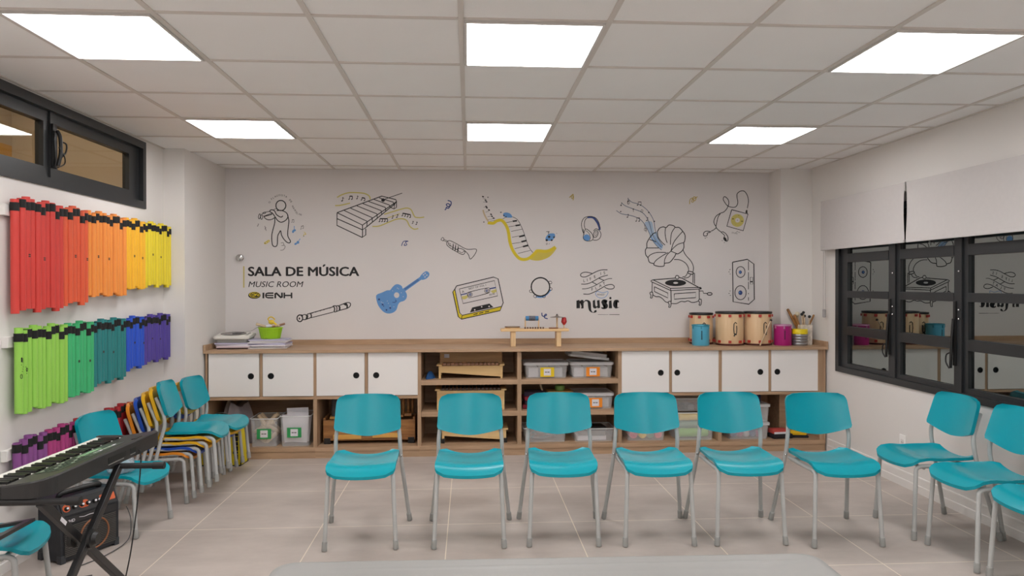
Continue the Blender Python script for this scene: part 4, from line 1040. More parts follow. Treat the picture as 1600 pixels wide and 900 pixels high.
MB().lathe([(.0, .286), (.012, .284), (.018, .276), (.066, .268), (.066, .266), (.017, .272), (0, .272)], (.212, 0, 0), 32).build('cymbal', mat('aged_brass', '8a8078', .35, .1, 20, metal=.6), t, True)
MB().sphere((.212, 0, .29), .008, 10).build('cymbal_nut', BLACK, t, True)
MB().tube([(.278, .0, .163), (.278, 0, .215)], .005, 8).build('bell_post', PINEV, t, True)
MB().lathe([(.010, .196), (.012, .20), (.027, .222), (.020, .262), (.012, .268), (0, .269)], (.278, 0, 0), 20).build('red_cup', mat('red_wood', 'b8272c', .4, .06, 9), t, True)
MB().box(.13, .215, -.065, -.035, .1632, .176, .003).build('clapper', mat('clapper_brown', '8e5f44', .5, .08, 9), t)

# right: drums
DW = wood('drum_shell_birch', 'd8b48a', 'e8cba4', .4, 'z', 2); RED = mat('red_lug', 'b5322b', .45, .05, 9)
def wood_drum(label, x, y, r, h, ang):
    t = thing('wooden_drum', label, 'drum', (x, y, ZT), ang, 'birch drums on the worktop')
    MB().lathe([(0, .012), (r * .985, .012), (r, .02), (r * 1.015, h * .5), (r, h - .02), (r * .985, h - .012), (0, h - .012)], seg=40).build('shell', DW, t, True)
    MB().lathe([(r * .9, 0), (r * 1.01, 0), (r * 1.03, .004), (r * 1.03, .014), (r * .99, .017), (r * .9, .017)], seg=40, close=True).build('lower_hoop', mat('dark_red_hoop', '4b1b1a', .45, .08, 9), t, True)
    MB().lathe([(r * .93, h - .016), (r * 1.035, h - .016), (r * 1.05, h - .010), (r * 1.05, h - .001), (r * 1.03, h + .003), (r * .95, h + .003)], seg=40, close=True).build('upper_hoop', BLACK, t, True)
    MB().lathe([(0, h - .002), (r * .95, h - .002)], seg=40).build('drum_head', mat('dark_drum_head', '26272c', .35, .05, 9), t, True)
    for k in range(8):
        a = 2 * PI * (k + .5) / 8
        for zz in (.026, h - .044):
            mt_ = Matrix.Rotation(a, 4, 'Z') @ Matrix.Translation((r * 1.0, 0, zz))
            MB().box(-.004, .013, -.013, .013, -.002, .022, .002, mt_).build('lug', RED, t)
    m = MB(); R = r * 1.017
    def on(u, z): return (R * math.sin(u / R), -R * math.cos(u / R), z)
    m.tube([on(u, z) for u, z in [(.014, h * .66), (.0, h * .70), (-.013, h * .66), (-.016, h * .5), (-.012, h * .36), (.002, h * .33), (.012, h * .38), (.014, h * .5), (.012, h * .6)]], .0042, 6)
    m.tube([on(-.014, h * .28), on(-.002, h * .36), on(.010, h * .33)], .0065, 6); m.build('emblem', BLACK, t, True)
    return t
wood_drum('birch drum with red lugs standing behind the blue drum', 2.250, 6.79, .108, .295, math.radians(-4))
wood_drum('birch drum with red lugs and emblem, middle one of the three', 2.472, 6.635, .126, .312, math.radians(4))
wood_drum('birch drum with red lugs and emblem, right one with a mallet leaning on it', 2.745, 6.635, .126, .312, math.radians(10))
def small_drum(label, hexc, x, y, r, h, nm):
    t = thing('small_drum', label, 'drum', (x, y, ZT), 0, 'small coloured drums on the worktop'); mt = mat(nm, hexc, .38, .03, 8)
    MB().lathe([(0, 0), (r * .98, 0), (r, .003), (r, h - .008), (r * .97, h - .006), (0, h - .006)], seg=36).build('shell', mt, t, True)
    rim = mat(nm + '_rim', {'b': '3f93a8', 'p': 'c98fb2'}[nm[0]], .3, .03, 8, metal=.3)
    MB().lathe([(r * .95, h - .010), (r * 1.05, h - .010), (r * 1.06, h - .004), (r * 1.03, h + .002), (r * .96, h + .002)], seg=36, close=True).build('hoop', rim, t, True)
    for k in range(6):
        a = 2 * PI * (k + .25) / 6; mt_ = Matrix.Rotation(a, 4, 'Z') @ Matrix.Translation((r, 0, h - .035)); MB().box(-.003, .007, -.006, .006, 0, .024, .002, mt_).build('lug', rim, t)
    m = MB(); R = r + .0006
    for q in range(8):
        z0 = h * .30 + q * .0105
        m.grid(lambda i, j: (R * math.sin((-.02 + .010 * i) / R), -R * math.cos((-.02 + .010 * i) / R), z0 + .0085 * j), 2, 1)
    m.build('printed_word', BLACK, t)
small_drum('small sky blue drum in front of the birch drums, at their left', '56aecd', 2.182, 6.60, .080, .192, 'blue_drum')
small_drum('small magenta drum between the right birch drum and the ribbed tin', 'b01d78', 2.955, 6.555, .080, .192, 'pink_drum')
t = thing('ribbed_tin', 'ribbed silver tin with a yellow lid beside the magenta drum', 'tin', (3.107, 6.53, ZT))
pr = [(0, 0), (.066, 0)]
for k in range(4): z = .004 + .026 * k; pr += [(.068, z), (.0705, z + .006), (.0705, z + .018), (.067, z + .023)]
pr += [(.067, .112), (0, .112)]
MB().lathe(pr, seg=36).build('body', mat('tin_silver', '9a9a9c', .35, .06, 9, metal=.7), t, True)
MB().lathe([(.067, .108), (.0715, .108), (.0715, .150), (.069, .153), (0, .153)], seg=36).build('lid', mat('tin_yellow', 'e8cf12', .4, .04, 9), t, True)
t = thing('mallet_holder', 'square marble patterned pot full of drum sticks and mallets by the right corner', 'pot', (3.182, 6.605, ZT))
MRB = mat('marble_print', 'cfc6ba', .5, .28, 30)
m = MB(); hw = .060; H_ = .190
def sq(w, z): return [m.bm.verts.new((x, y, z)) for x, y in rrect(-w, w, -w, w, .008, 2)]
a0, a1, b1, b0 = sq(hw * .97, 0), sq(hw, H_), sq(hw - .005, H_), sq(hw - .008, .006)
m._f(a0[::-1])
for A, B in ((a0, a1), (a1, b1), (b1, b0)):
    for i in range(len(A)): m._f([A[i], A[(i + 1) % len(A)], B[(i + 1) % len(A)], B[i]])
m._f(b0); m.build('pot_body', MRB, t)
BRS = wood('brown_stick', '7a4e24', 'b07f45', .5, 'z', 4)
px, py, pz = 3.182, 6.605, ZT + .008
def stick(label, b, tp, r, mt, head=None, hr=.016, name='drum_stick', cat='drum stick'):
    b = Vector(b) + Vector((px, py, pz)); tp = Vector(tp) + Vector((px, py, pz)); a = (tp - b).normalized()
    if head is None:
        o = MB().tube([b, b + a * .005, tp - a * .006, tp], [r * .7, r, r, r * .6], 10).build(name, mt, None, True); return tag(o, label, cat)
    t = thing('mallet', label, 'mallet', b)
    MB().tube([Vector(), tp - b], r, 8).build('handle', mt, t, True); MB().sphere(tp - b + a * hr * .5, hr, 12).build('head', head, t, True); return t
stick('thick brown stick leaning far left out of the marble pot', (.02, .0, .0), (-.150, .02, .330), .013, BRS)
stick('brown notched stick leaning left, just right of the thick one in the marble pot', (.035, .02, .0), (-.098, -.01, .275), .014, BRS)
stick('brown stick leaning right out of the marble pot', (-.02, .02, 0), (.100, .0, .275), .009, BRS)
stick('mallet with a fluffy cream head in the marble pot', (.0, .03, 0), (-.052, .02, .268), .006, BONE, mat('cream_head', 'cfc2a8', .9, .1, 20), .024)
stick('mallet with a black head, left of three in the marble pot', (-.01, -.03, 0), (-.022, -.01, .272), .006, BONE, BLACK, .015)
stick('mallet with a black head, tallest in the marble pot', (.01, .0, 0), (.005, .015, .288), .006, BONE, BLACK, .014)
stick('mallet with a black head standing between the tallest and the rightmost', (.02, .03, 0), (.022, .03, .255), .006, BONE, BLACK, .014)
stick('mallet with a black head, rightmost in the marble pot', (.035, -.02, 0), (.046, -.02, .250), .006, BONE, BLACK, .015)
stick('pale thin stick in the middle of the marble pot', (.0, -.035, 0), (-.008, -.03, .250), .006, BONE)
px, py, pz = 0, 0, 0
stick('pale mallet with a dark head leaning against the right birch drum', (2.690, 6.445, ZT + .007), (2.815, 6.500, ZT + .232), .0065, BONE, BLACK, .012)
# clear bag of cables on the single low chair
m = MB()
def sac(u, v):
    a = 2 * PI * u; r = math.sin(PI * v) ** .6 * (1 + .13 * math.sin(4 * a + 5 * v) + .08 * math.sin(9 * a))
    return (.085 * r * math.cos(a), .075 * r * math.sin(a), .05 - .05 * math.cos(PI * v))
m.grid(sac, 30, 14); bmesh.ops.remove_doubles(m.bm, verts=m.bm.verts, dist=1e-4)
t = thing('plastic_bag', 'clear plastic bag of grey cables on the seat of the low chair behind the keyboard', 'bag', (-2.185, 4.62, .350))
m.build('bag_skin', clear_plastic('thin_clear_film', 'c8ccd4', .42, .2), t, True)
P = [Vector((.045 * math.cos(q * 1.3), .04 * math.sin(q * 1.7 + 1), .03 + .022 * math.sin(q * 2.1))) for q in range(9)]
MB().tube(spline(P, 6, True), .007, 7, closed=True).build('cable_coil', mat('cable_grey', '8a8b8e', .5, .05, 9), t, True)
DECALS={
'piper':[('k','o',8,[-1742,2291,-1745,2276,-1752,2262,-1762,2251,-1775,2244,-1790,2242,-1804,2244,-1817,2251,-1828,2262,-1834,2275,-1836,2290,-1834,2305,-1827,2319,-1817,2330,-1804,2337,-1789,2339,-1775,2337,-1762,2330,-1751,2319,-1745,2306]),
('k','s',7,[-1829,2242,-1783,2243,-1741,2224,-1724,2196,-1726,2175,-1748,2147,-1787,2131,-1819,2147,-1843,2181,-1867,2215,-1891,2231,-1888,2245,-1871,2249,-1848,2238,-1832,2206,-1804,2185,-1783,2181,-1771,2192]),
('k','s',7,[-1847,2178,-1848,2124,-1866,2053,-1875,2010,-1875,1953,-1867,1910,-1844,1898,-1825,1917,-1820,1996,-1805,2031,-1792,2049,-1784,2010,-1763,1971,-1731,1939,-1707,1935,-1701,1953,-1721,1989,-1726,2025,-1721,2082,-1715,2146,-1726,2196]),
('k','s',6,[-1850,2174,-1875,2158,-1910,2154,-1939,2170,-1941,2186,-1909,2195,-1871,2207]),
('k','s',5,[-1953,2186,-1902,2206,-1871,2215]),
('k','s',5,[-1969,2209,-1948,2223,-1892,2234]),
('k','o',5,[-1981,2185,-1983,2177,-1985,2171,-1988,2166,-1991,2163,-1994,2162,-1996,2164,-1998,2167,-1999,2173,-2000,2180,-1999,2187,-1997,2195,-1995,2201,-1992,2206,-1989,2209,-1986,2210,-1984,2208,-1982,2205,-1981,2199,-1980,2192]),
('k','o',5,[-1959,2180,-1960,2173,-1962,2166,-1965,2162,-1968,2159,-1971,2158,-1974,2159,-1977,2163,-1978,2168,-1979,2174,-1979,2181,-1978,2188,-1976,2195,-1973,2199,-1970,2202,-1967,2203,-1964,2202,-1961,2198,-1960,2193,-1959,2187]),
('k','o',5,[-1932,2223,-1932,2221,-1934,2219,-1936,2216,-1939,2214,-1943,2213,-1946,2212,-1950,2212,-1953,2212,-1955,2214,-1956,2215,-1956,2217,-1955,2220,-1953,2222,-1950,2224,-1946,2225,-1942,2226,-1939,2226,-1936,2226,-1934,2225]),
('k','s',4,[-1857,2251,-1832,2260,-1824,2251]),
('k', 't', ['O', 17.4, 40, 0, 0.6, 0], [-1898, 2309]),
('k', 't', ['F', 17.4, 38, 0, 0.6, 0], [-1874, 2343]),
('k', 't', ['L', 17.4, 30, 0, 0.6, 0], [-1860, 2354]),
('k', 't', ['A', 17.4, 20, 0, 0.6, 0], [-1846, 2365]),
('k', 't', ['U', 17.4, 12, 0, 0.6, 0], [-1828, 2374]),
('k', 't', ['T', 17.4, 6, 0, 0.6, 0], [-1810, 2378]),
('k', 't', ['I', 17.4, 0, 0, 0.6, 0], [-1791, 2381]),
('k', 't', ['S', 17.4, -4, 0, 0.6, 0], [-1782, 2380]),
('k', 't', ['T', 17.4, -12, 0, 0.6, 0], [-1766, 2376]),
('k', 't', ['A', 17.4, -20, 0, 0.6, 0], [-1749, 2370]),
('k', 't', ['D', 17.4, -45, 0, 0.6, 0], [-1714, 2342]),
('k', 't', ['E', 17.4, -50, 0, 0.6, 0], [-1701, 2325]),
('k', 't', ['H', 17.4, -62, 0, 0.6, 0], [-1688, 2285]),
('k', 't', ['A', 17.4, -60, 0, 0.6, 0], [-1679, 2268]),
('k', 't', ['M', 17.4, -55, 0, 0.6, 0], [-1668, 2246]),
('k', 't', ['E', 17.4, -45, 0, 0.6, 0], [-1653, 2223]),
('k', 't', ['L', 17.4, -35, 0, 0.6, 0], [-1642, 2211]),
('k', 't', ['I', 17.4, -15, 0, 0.6, 0], [-1623, 2202]),
('k', 't', ['N', 17.4, -10, 0, 0.6, 0], [-1613, 2198]),
('g','f',0,[-2002,2097,-2003,2094,-2005,2091,-2008,2090,-2011,2091,-2013,2093,-2013,2096,-2010,2098,-2007,2099,-2004,2099]),
('g','p',3,[-2003,2095,-2003,2116]),
('g','p',3,[-2003,2116,-1996,2108]),
('g','p',4,[-1941,2095,-1927,2049]),
('g','p',4,[-1929,2081,-1941,2063]),
('g','f',0,[-1683,2132,-1683,2130,-1685,2128,-1687,2127,-1689,2128,-1691,2129,-1690,2131,-1689,2133,-1686,2134,-1684,2133]),
('g','p',3,[-1683,2130,-1683,2156]),
('g','f',0,[-1667,2132,-1667,2130,-1669,2128,-1672,2127,-1674,2128,-1675,2129,-1675,2131,-1673,2133,-1671,2134,-1669,2133]),
('g','p',3,[-1667,2130,-1667,2156]),
('g','p',5.4,[-1683,2156,-1667,2156]),
('g','f',0,[-1598,2068,-1598,2066,-1600,2064,-1603,2063,-1606,2063,-1607,2065,-1607,2067,-1605,2069,-1602,2070,-1599,2070]),
('g','p',3,[-1598,2066,-1598,2092]),
('g','f',0,[-1577,2075,-1577,2073,-1579,2071,-1582,2070,-1585,2070,-1586,2072,-1586,2075,-1584,2077,-1581,2078,-1578,2077]),
('g','p',3,[-1577,2074,-1577,2099]),
('g','p',5.4,[-1598,2092,-1577,2099]),
('b','f',0,[-1663,2041,-1666,2036,-1669,2032,-1672,2030,-1676,2028,-1679,2029,-1682,2031,-1684,2034,-1685,2039,-1684,2044,-1683,2049,-1680,2054,-1677,2057,-1673,2060,-1670,2061,-1666,2061,-1664,2059,-1662,2055,-1661,2051,-1662,2046]),
('b','p',5,[-1664,2053,-1664,2096]),
('b','f',0,[-1648,2055,-1649,2052,-1650,2049,-1652,2047,-1655,2045,-1657,2045,-1660,2045,-1663,2047,-1665,2049,-1666,2052,-1666,2055,-1666,2058,-1665,2061,-1663,2063,-1660,2064,-1657,2065,-1655,2064,-1652,2063,-1650,2061,-1649,2058]),
('b','f',0,[-1638,1932,-1637,1929,-1638,1925,-1640,1922,-1642,1919,-1646,1916,-1650,1914,-1654,1914,-1658,1914,-1661,1916,-1663,1918,-1664,1921,-1663,1924,-1662,1928,-1659,1931,-1655,1934,-1651,1935,-1647,1936,-1643,1936,-1640,1934]),
('b','f',0,[-1617,1939,-1617,1935,-1619,1931,-1622,1928,-1626,1926,-1630,1925,-1633,1926,-1637,1928,-1640,1931,-1642,1935,-1642,1939,-1642,1944,-1640,1948,-1637,1951,-1633,1953,-1629,1953,-1626,1953,-1622,1951,-1619,1948,-1617,1944]),
('b','p',5,[-1622,1953,-1608,1974]),
('y','o',6,[-1916,1942,-1916,1940,-1917,1937,-1919,1934,-1922,1931,-1926,1928,-1930,1926,-1935,1925,-1939,1925,-1942,1925,-1943,1927,-1944,1930,-1943,1933,-1941,1936,-1937,1939,-1933,1942,-1929,1944,-1925,1945,-1921,1945,-1918,1944]),
('y','o',6,[-1898,1955,-1898,1953,-1898,1950,-1900,1947,-1902,1944,-1905,1942,-1908,1941,-1912,1940,-1915,1940,-1918,1941,-1919,1943,-1920,1946,-1919,1948,-1918,1951,-1915,1954,-1912,1956,-1909,1957,-1906,1958,-1902,1958,-1900,1957]),
('k','f',0,[-1933,1930,-1933,1929,-1934,1928,-1935,1927,-1936,1926,-1938,1926,-1940,1926,-1941,1927,-1943,1928,-1944,1929,-1944,1930,-1944,1931,-1943,1932,-1941,1933,-1940,1933,-1938,1933,-1936,1933,-1935,1933,-1934,1932,-1933,1931]),
('y','s',4,[-1577,1996,-1570,2018,-1555,2014,-1559,2029,-1573,2038]),
('k','f',0,[-1570,1999,-1570,1998,-1570,1997,-1572,1996,-1573,1996,-1574,1996,-1576,1996,-1577,1996,-1578,1997,-1579,1998,-1579,1999,-1579,2000,-1578,2001,-1577,2002,-1576,2003,-1574,2003,-1573,2003,-1572,2002,-1570,2001,-1570,2000]),
('g','s',4,[-1790,1932,-1767,1935,-1764,1910,-1784,1910]),
('g','s',4,[-1760,1914,-1750,1896,-1767,1867,-1795,1863])],
'xylo':[('k','p',7,[-1259,2225,-834,2387,-699,2354,-693,2339,-698,2330,-1018,2107,-1259,2225]),
('k','p',7,[-1259,2225,-1261,2103,-1021,1988,-987,2012,-987,2074]),
('k','p',7,[-1018,2107,-1018,1988]),
('k','p',7,[-1260,2168,-1018,2061,-977,2091]),
('k','p',7,[-977,2091,-751,2278,-713,2306,-698,2330]),
('k','p',6,[-1197,2249,-973,2143]),
('k','p',6,[-1131,2269,-926,2179]),
('k','p',6,[-1071,2292,-879,2215]),
('k','p',6,[-1014,2314,-839,2247]),
('k','p',6,[-958,2334,-799,2278]),
('k','p',6,[-908,2355,-760,2301]),
('k','p',6,[-858,2370,-723,2329]),
('k','p',6,[-973,2143,-977,2091]),
('k','p',6,[-926,2179,-923,2137]),
('k','p',6,[-879,2215,-877,2176]),
('k','p',6,[-839,2247,-835,2213]),
('k','p',6,[-799,2278,-796,2244]),
('k','p',6,[-760,2301,-754,2275]),
('k','p',6,[-723,2329,-718,2303]),
('k','p',6,[-748,2278,-716,2264,-693,2279,-693,2339]),
('k','p',5,[-716,2264,-711,2306]),
('k','f',0,[-803,2349,-804,2344,-807,2339,-811,2335,-816,2333,-821,2332,-827,2333,-831,2335,-835,2339,-838,2343,-839,2348,-838,2354,-835,2358,-831,2362,-826,2364,-821,2365,-815,2365,-811,2362,-807,2358,-804,2354]),
('k','p',5,[-810,2356,-638,2417]),
('p','s',9,[-1259,2371,-1212,2398,-1141,2418,-1047,2417,-988,2408,-952,2385,-943,2355]),
('p','s',9,[-1277,2293,-1224,2297,-1135,2318]),
('p','s',9,[-811,2212,-739,2234,-662,2258,-597,2273,-555,2259,-534,2220,-514,2187,-472,2181,-427,2187]),
('p','s',9,[-923,2095,-858,2099,-769,2135,-692,2165,-627,2168,-591,2148,-567,2100,-526,2070,-484,2076]),
('p','s',6,[-781,2177,-734,2192,-662,2219]),
('k','f',0,[-1205,2341,-1205,2337,-1208,2334,-1213,2332,-1217,2333,-1219,2336,-1219,2340,-1216,2343,-1211,2344,-1207,2344]),
('k','p',4,[-1205,2338,-1205,2374]),
('k','p',4,[-1205,2374,-1194,2360]),
('k','f',0,[-1139,2357,-1140,2354,-1142,2351,-1146,2349,-1150,2350,-1153,2353,-1152,2356,-1149,2359,-1145,2360,-1141,2360]),
('k','p',5,[-1140,2355,-1139,2384]),
('k','f',0,[-1113,2357,-1113,2354,-1116,2351,-1120,2350,-1124,2350,-1126,2353,-1126,2356,-1123,2359,-1119,2361,-1115,2360]),
('k','p',5,[-1113,2355,-1113,2384]),
('k','p',9.0,[-1139,2384,-1113,2384]),
('k','f',0,[-1064,2362,-1065,2359,-1067,2356,-1071,2355,-1075,2356,-1077,2358,-1076,2361,-1074,2364,-1070,2365,-1066,2364]),
('k','p',4,[-1065,2360,-1065,2390]),
('k','p',4,[-1065,2390,-1056,2378]),
('k','f',0,[-1022,2350,-1022,2347,-1025,2345,-1029,2343,-1032,2344,-1034,2346,-1034,2350,-1031,2352,-1027,2354,-1024,2353]),
('k','p',5,[-1022,2349,-1022,2371]),
('k','f',0,[-993,2345,-994,2342,-996,2339,-1000,2338,-1004,2338,-1006,2341,-1005,2344,-1003,2347,-999,2348,-995,2347]),
('k','p',5,[-994,2343,-994,2365]),
('k','p',9.0,[-1022,2371,-994,2365]),
('k','f',0,[-852,2142,-852,2139,-855,2137,-859,2135,-862,2136,-864,2138,-864,2142,-861,2144,-858,2146,-854,2145]),
('k','p',5,[-852,2140,-852,2169]),
('k','f',0,[-827,2143,-827,2139,-830,2137,-834,2135,-837,2136,-839,2139,-839,2142,-837,2144,-833,2146,-829,2145]),
('k','p',5,[-827,2141,-827,2169]),
('k','f',0,[-802,2143,-802,2139,-805,2137,-809,2136,-813,2136,-815,2139,-814,2142,-812,2145,-808,2146,-804,2145]),
('k','p',5,[-802,2141,-802,2169]),
('k','f',0,[-777,2143,-778,2140,-780,2137,-784,2136,-788,2136,-790,2139,-789,2142,-787,2145,-783,2146,-779,2145]),
('k','p',5,[-778,2141,-778,2169]),
('k','p',9.0,[-852,2169,-778,2169]),
('k','f',0,[-727,2176,-728,2173,-730,2170,-734,2169,-738,2170,-740,2172,-739,2175,-737,2178,-733,2179,-729,2178]),
('k','p',4,[-728,2174,-728,2203]),
('k','p',4,[-728,2203,-719,2191]),
('k','f',0,[-684,2185,-684,2182,-687,2179,-691,2178,-695,2178,-698,2181,-697,2184,-694,2187,-690,2189,-686,2188]),
('k','p',4,[-684,2183,-684,2213]),
('k','p',4,[-684,2213,-675,2201]),
('k','f',0,[-632,2200,-633,2197,-635,2194,-639,2193,-643,2194,-645,2196,-644,2199,-642,2202,-638,2203,-634,2203]),
('k','p',5,[-633,2198,-633,2223]),
('k','f',0,[-607,2195,-608,2192,-610,2189,-614,2188,-618,2189,-620,2191,-619,2194,-617,2197,-613,2198,-609,2197]),
('k','p',5,[-608,2193,-608,2218]),
('k','f',0,[-582,2190,-583,2187,-585,2184,-589,2183,-593,2183,-595,2186,-594,2189,-592,2192,-588,2193,-584,2192]),
('k','p',5,[-583,2188,-583,2213]),
('k','f',0,[-557,2184,-558,2181,-560,2179,-564,2177,-568,2178,-570,2180,-569,2184,-567,2186,-563,2188,-559,2187]),
('k','p',5,[-558,2182,-558,2208]),
('k','p',9.0,[-633,2223,-558,2208]),
('k','f',0,[-535,2125,-536,2123,-538,2121,-541,2120,-544,2120,-546,2122,-545,2125,-543,2127,-540,2128,-537,2127]),
('k','p',4,[-536,2124,-536,2148]),
('k','p',4,[-536,2148,-528,2138]),
('k','f',0,[-499,2117,-499,2114,-502,2111,-505,2110,-509,2111,-510,2113,-510,2116,-508,2119,-504,2120,-501,2119]),
('k','p',4,[-499,2115,-499,2142]),
('k','p',4,[-499,2142,-491,2131])],
'cassette':[('y','f',0,[-152,1462,-132,1490,-86,1252,-69,1197,-100,1222]),
('y','f',0,[-80,1249,-61,1233,-69,1197,-100,1219]),
('y','f',0,[-61,1233,321,1320,307,1279,-69,1197]),
('w','f',0,[-116,1520,243,1606,288,1589,337,1356,323,1323,-61,1235,-86,1260,-132,1490]),
('k','p',7,[-116,1520,243,1606,288,1589,338,1356,307,1279,-69,1197,-100,1222,-152,1462,-132,1490,-116,1520]),
('k','p',6,[-132,1490,-86,1260,-61,1234,321,1320,337,1356]),
('k','p',5,[-61,1234,-69,1197]),
('k','f',0,[13,1262,36,1310,204,1348,243,1312]),
('w','f',0,[68,1288,67,1285,66,1283,65,1282,63,1281,60,1280,58,1281,56,1282,55,1283,54,1285,53,1288,54,1290,55,1292,56,1293,58,1294,60,1295,63,1294,65,1293,66,1292,67,1290]),
('w','f',0,[135,1317,135,1314,134,1312,132,1311,130,1310,128,1310,126,1310,124,1311,122,1313,121,1315,121,1317,121,1319,122,1321,124,1323,126,1324,128,1324,130,1324,132,1323,134,1321,135,1319]),
('w','f',0,[207,1320,207,1318,206,1316,204,1315,202,1314,200,1313,198,1314,196,1315,194,1316,193,1318,193,1320,193,1323,194,1325,196,1326,198,1327,200,1328,202,1327,204,1326,206,1325,207,1323]),
('k','p',6,[-88,1490,252,1571,282,1423,-53,1349,-88,1490]),
('w','f',0,[-86,1488,250,1568,279,1425,-51,1352]),
('n','f',0,[-73,1439,-8,1455,-11,1443,-71,1429]),
('n','f',0,[202,1498,264,1510,267,1498,207,1487]),
('p','f',0,[-66,1418,-14,1429,-6,1407,-33,1390,-58,1390]),
('p','f',0,[213,1470,268,1489,274,1462,238,1448]),
('k','b',0,[-14,1437,3,1462,182,1503,207,1489,207,1467,188,1446,22,1404,-3,1412]),
('w','b',0,[-8,1437,5,1456,182,1498,202,1487,202,1468,185,1452,22,1409,0,1417]),
('k','o',4,[37,1437,36,1431,33,1425,29,1420,23,1417,16,1416,10,1417,4,1420,-1,1425,-4,1431,-5,1437,-4,1444,-1,1449,4,1454,10,1457,16,1458,23,1457,29,1454,33,1449,36,1443]),
('n','f',0,[29,1437,28,1433,26,1429,24,1426,20,1424,16,1424,13,1424,9,1426,7,1429,5,1433,4,1437,5,1441,7,1445,9,1448,13,1450,16,1450,20,1450,24,1448,26,1445,28,1441]),
('w','f',0,[20,1437,20,1436,20,1434,19,1433,18,1433,16,1433,15,1433,14,1433,13,1434,13,1436,13,1437,13,1438,13,1440,14,1441,15,1441,16,1441,18,1441,19,1441,20,1440,20,1438]),
('k','o',4,[198,1473,197,1466,194,1460,189,1456,183,1453,177,1452,170,1453,164,1456,160,1460,157,1466,156,1473,157,1479,160,1485,164,1490,170,1493,177,1494,183,1493,189,1490,194,1485,197,1479]),
('n','f',0,[189,1473,188,1469,187,1465,184,1462,181,1460,177,1459,173,1460,170,1462,167,1465,165,1469,165,1473,165,1477,167,1481,170,1483,173,1485,177,1486,181,1485,184,1483,187,1481,188,1477]),
('w','f',0,[181,1473,180,1471,180,1470,179,1469,178,1469,177,1468,176,1469,174,1469,174,1470,173,1471,173,1473,173,1474,174,1475,174,1476,176,1477,177,1477,178,1477,179,1476,180,1475,180,1474]),
('k', 't', ['A', 22.2, 13, 0, 0.8, 0], [-61, 1452]),
('k', 't', ['BEST OF VOL.1', 18.8, 13, 0, 0.1, 0], [5, 1483]),
('k', 't', ['00:90', 18.8, 13, 0, 0.1, 0], [203, 1423]),
('k','f',0,[49,1246,91,1256,88,1246,47,1237]),
('k','f',0,[105,1258,146,1268,143,1258,102,1249]),
('k','f',0,[160,1270,201,1280,199,1270,157,1261])],
'sign':[('k', 't', ['SALA DE MÚSICA', 85.5, 0, 0, 2.8, 1041], [-2095, 1619])],
'sub':[('k', 't', ['MUSIC ROOM', 54.0, 0, 0.22, 0.4, 517], [-2096, 1512])],
'bar':[('s','f',0,[-2144,1710,-2132,1710,-2133,1506,-2145,1506])],
'logo':[('k','f',0,[-1981,1433,-1984,1423,-1992,1413,-2005,1406,-2022,1401,-2040,1400,-2058,1401,-2074,1406,-2087,1413,-2096,1423,-2098,1433,-2095,1443,-2087,1453,-2074,1460,-2058,1465,-2040,1466,-2022,1465,-2005,1460,-1992,1452,-1984,1443]),
('y','f',0,[-1986,1437,-1988,1428,-1996,1421,-2007,1414,-2021,1410,-2037,1409,-2053,1410,-2068,1414,-2079,1421,-2086,1429,-2089,1437,-2086,1446,-2079,1454,-2067,1460,-2053,1464,-2037,1466,-2021,1464,-2007,1460,-1995,1454,-1988,1446]),
('k','o',5,[-1993,1436,-1996,1430,-2002,1424,-2011,1419,-2023,1417,-2036,1416,-2048,1417,-2060,1420,-2069,1424,-2075,1430,-2077,1437,-2075,1443,-2069,1449,-2060,1454,-2048,1457,-2035,1458,-2022,1457,-2011,1454,-2001,1449,-1996,1443]),
('k','s',5,[-2076,1448,-2053,1435,-2032,1425,-2007,1425]),
('k','s',5,[-2067,1425,-2050,1443,-2018,1452]),
('k','s',5,[-2028,1417,-2014,1441,-2000,1448]),
('k','f',0,[-1964,1458,-1946,1458,-1947,1404,-1964,1404]),
('k','p',11,[-1861,1453,-1911,1453,-1929,1448,-1934,1432,-1929,1415,-1911,1409,-1861,1409]),
('k','p',10,[-1934,1432,-1861,1431]),
('k','p',13,[-1844,1404,-1844,1450,-1836,1455,-1790,1410,-1781,1413,-1781,1458]),
('k','p',12,[-1759,1458,-1759,1404]),
('k','p',12,[-1691,1458,-1691,1404]),
('k','p',11,[-1759,1431,-1691,1431])],
'recorder':[('k','o',9,[-1587,1211,-1588,1201,-1592,1192,-1598,1185,-1605,1181,-1614,1179,-1622,1181,-1629,1185,-1635,1193,-1639,1201,-1640,1211,-1639,1221,-1635,1230,-1629,1237,-1622,1242,-1613,1244,-1605,1242,-1598,1237,-1592,1230,-1588,1221]),
('k','f',0,[-1611,1209,-1611,1206,-1612,1203,-1614,1200,-1615,1199,-1618,1198,-1620,1199,-1621,1200,-1623,1203,-1624,1206,-1624,1209,-1624,1213,-1623,1216,-1621,1218,-1620,1220,-1617,1221,-1615,1220,-1614,1218,-1612,1216,-1611,1213]),
('k','s',6,[-1606,1244,-1591,1243,-1588,1227,-1591,1199,-1606,1179]),
('k','s',6,[-1589,1239,-1572,1248,-1558,1247]),
('k','s',7,[-1586,1197,-1564,1199,-1544,1205]),
('k','s',9,[-1558,1247,-1548,1231,-1556,1200]),
('k','s',7,[-1544,1251,-1514,1259]),
('k','s',9,[-1514,1259,-1505,1239,-1508,1217]),
('k','s',7,[-1544,1205,-1505,1219]),
('k','s',8,[-1547,1248,-1539,1231,-1544,1205]),
('k','p',7,[-1514,1259,-1304,1319]),
('k','p',6,[-1505,1217,-1294,1271]),
('k','p',6,[-1500,1261,-1495,1257]),
('k','p',6,[-1465,1272,-1459,1268]),
('k','p',6,[-1421,1284,-1415,1280]),
('k','p',6,[-1389,1294,-1383,1290]),
('k','p',6,[-1331,1310,-1326,1306]),
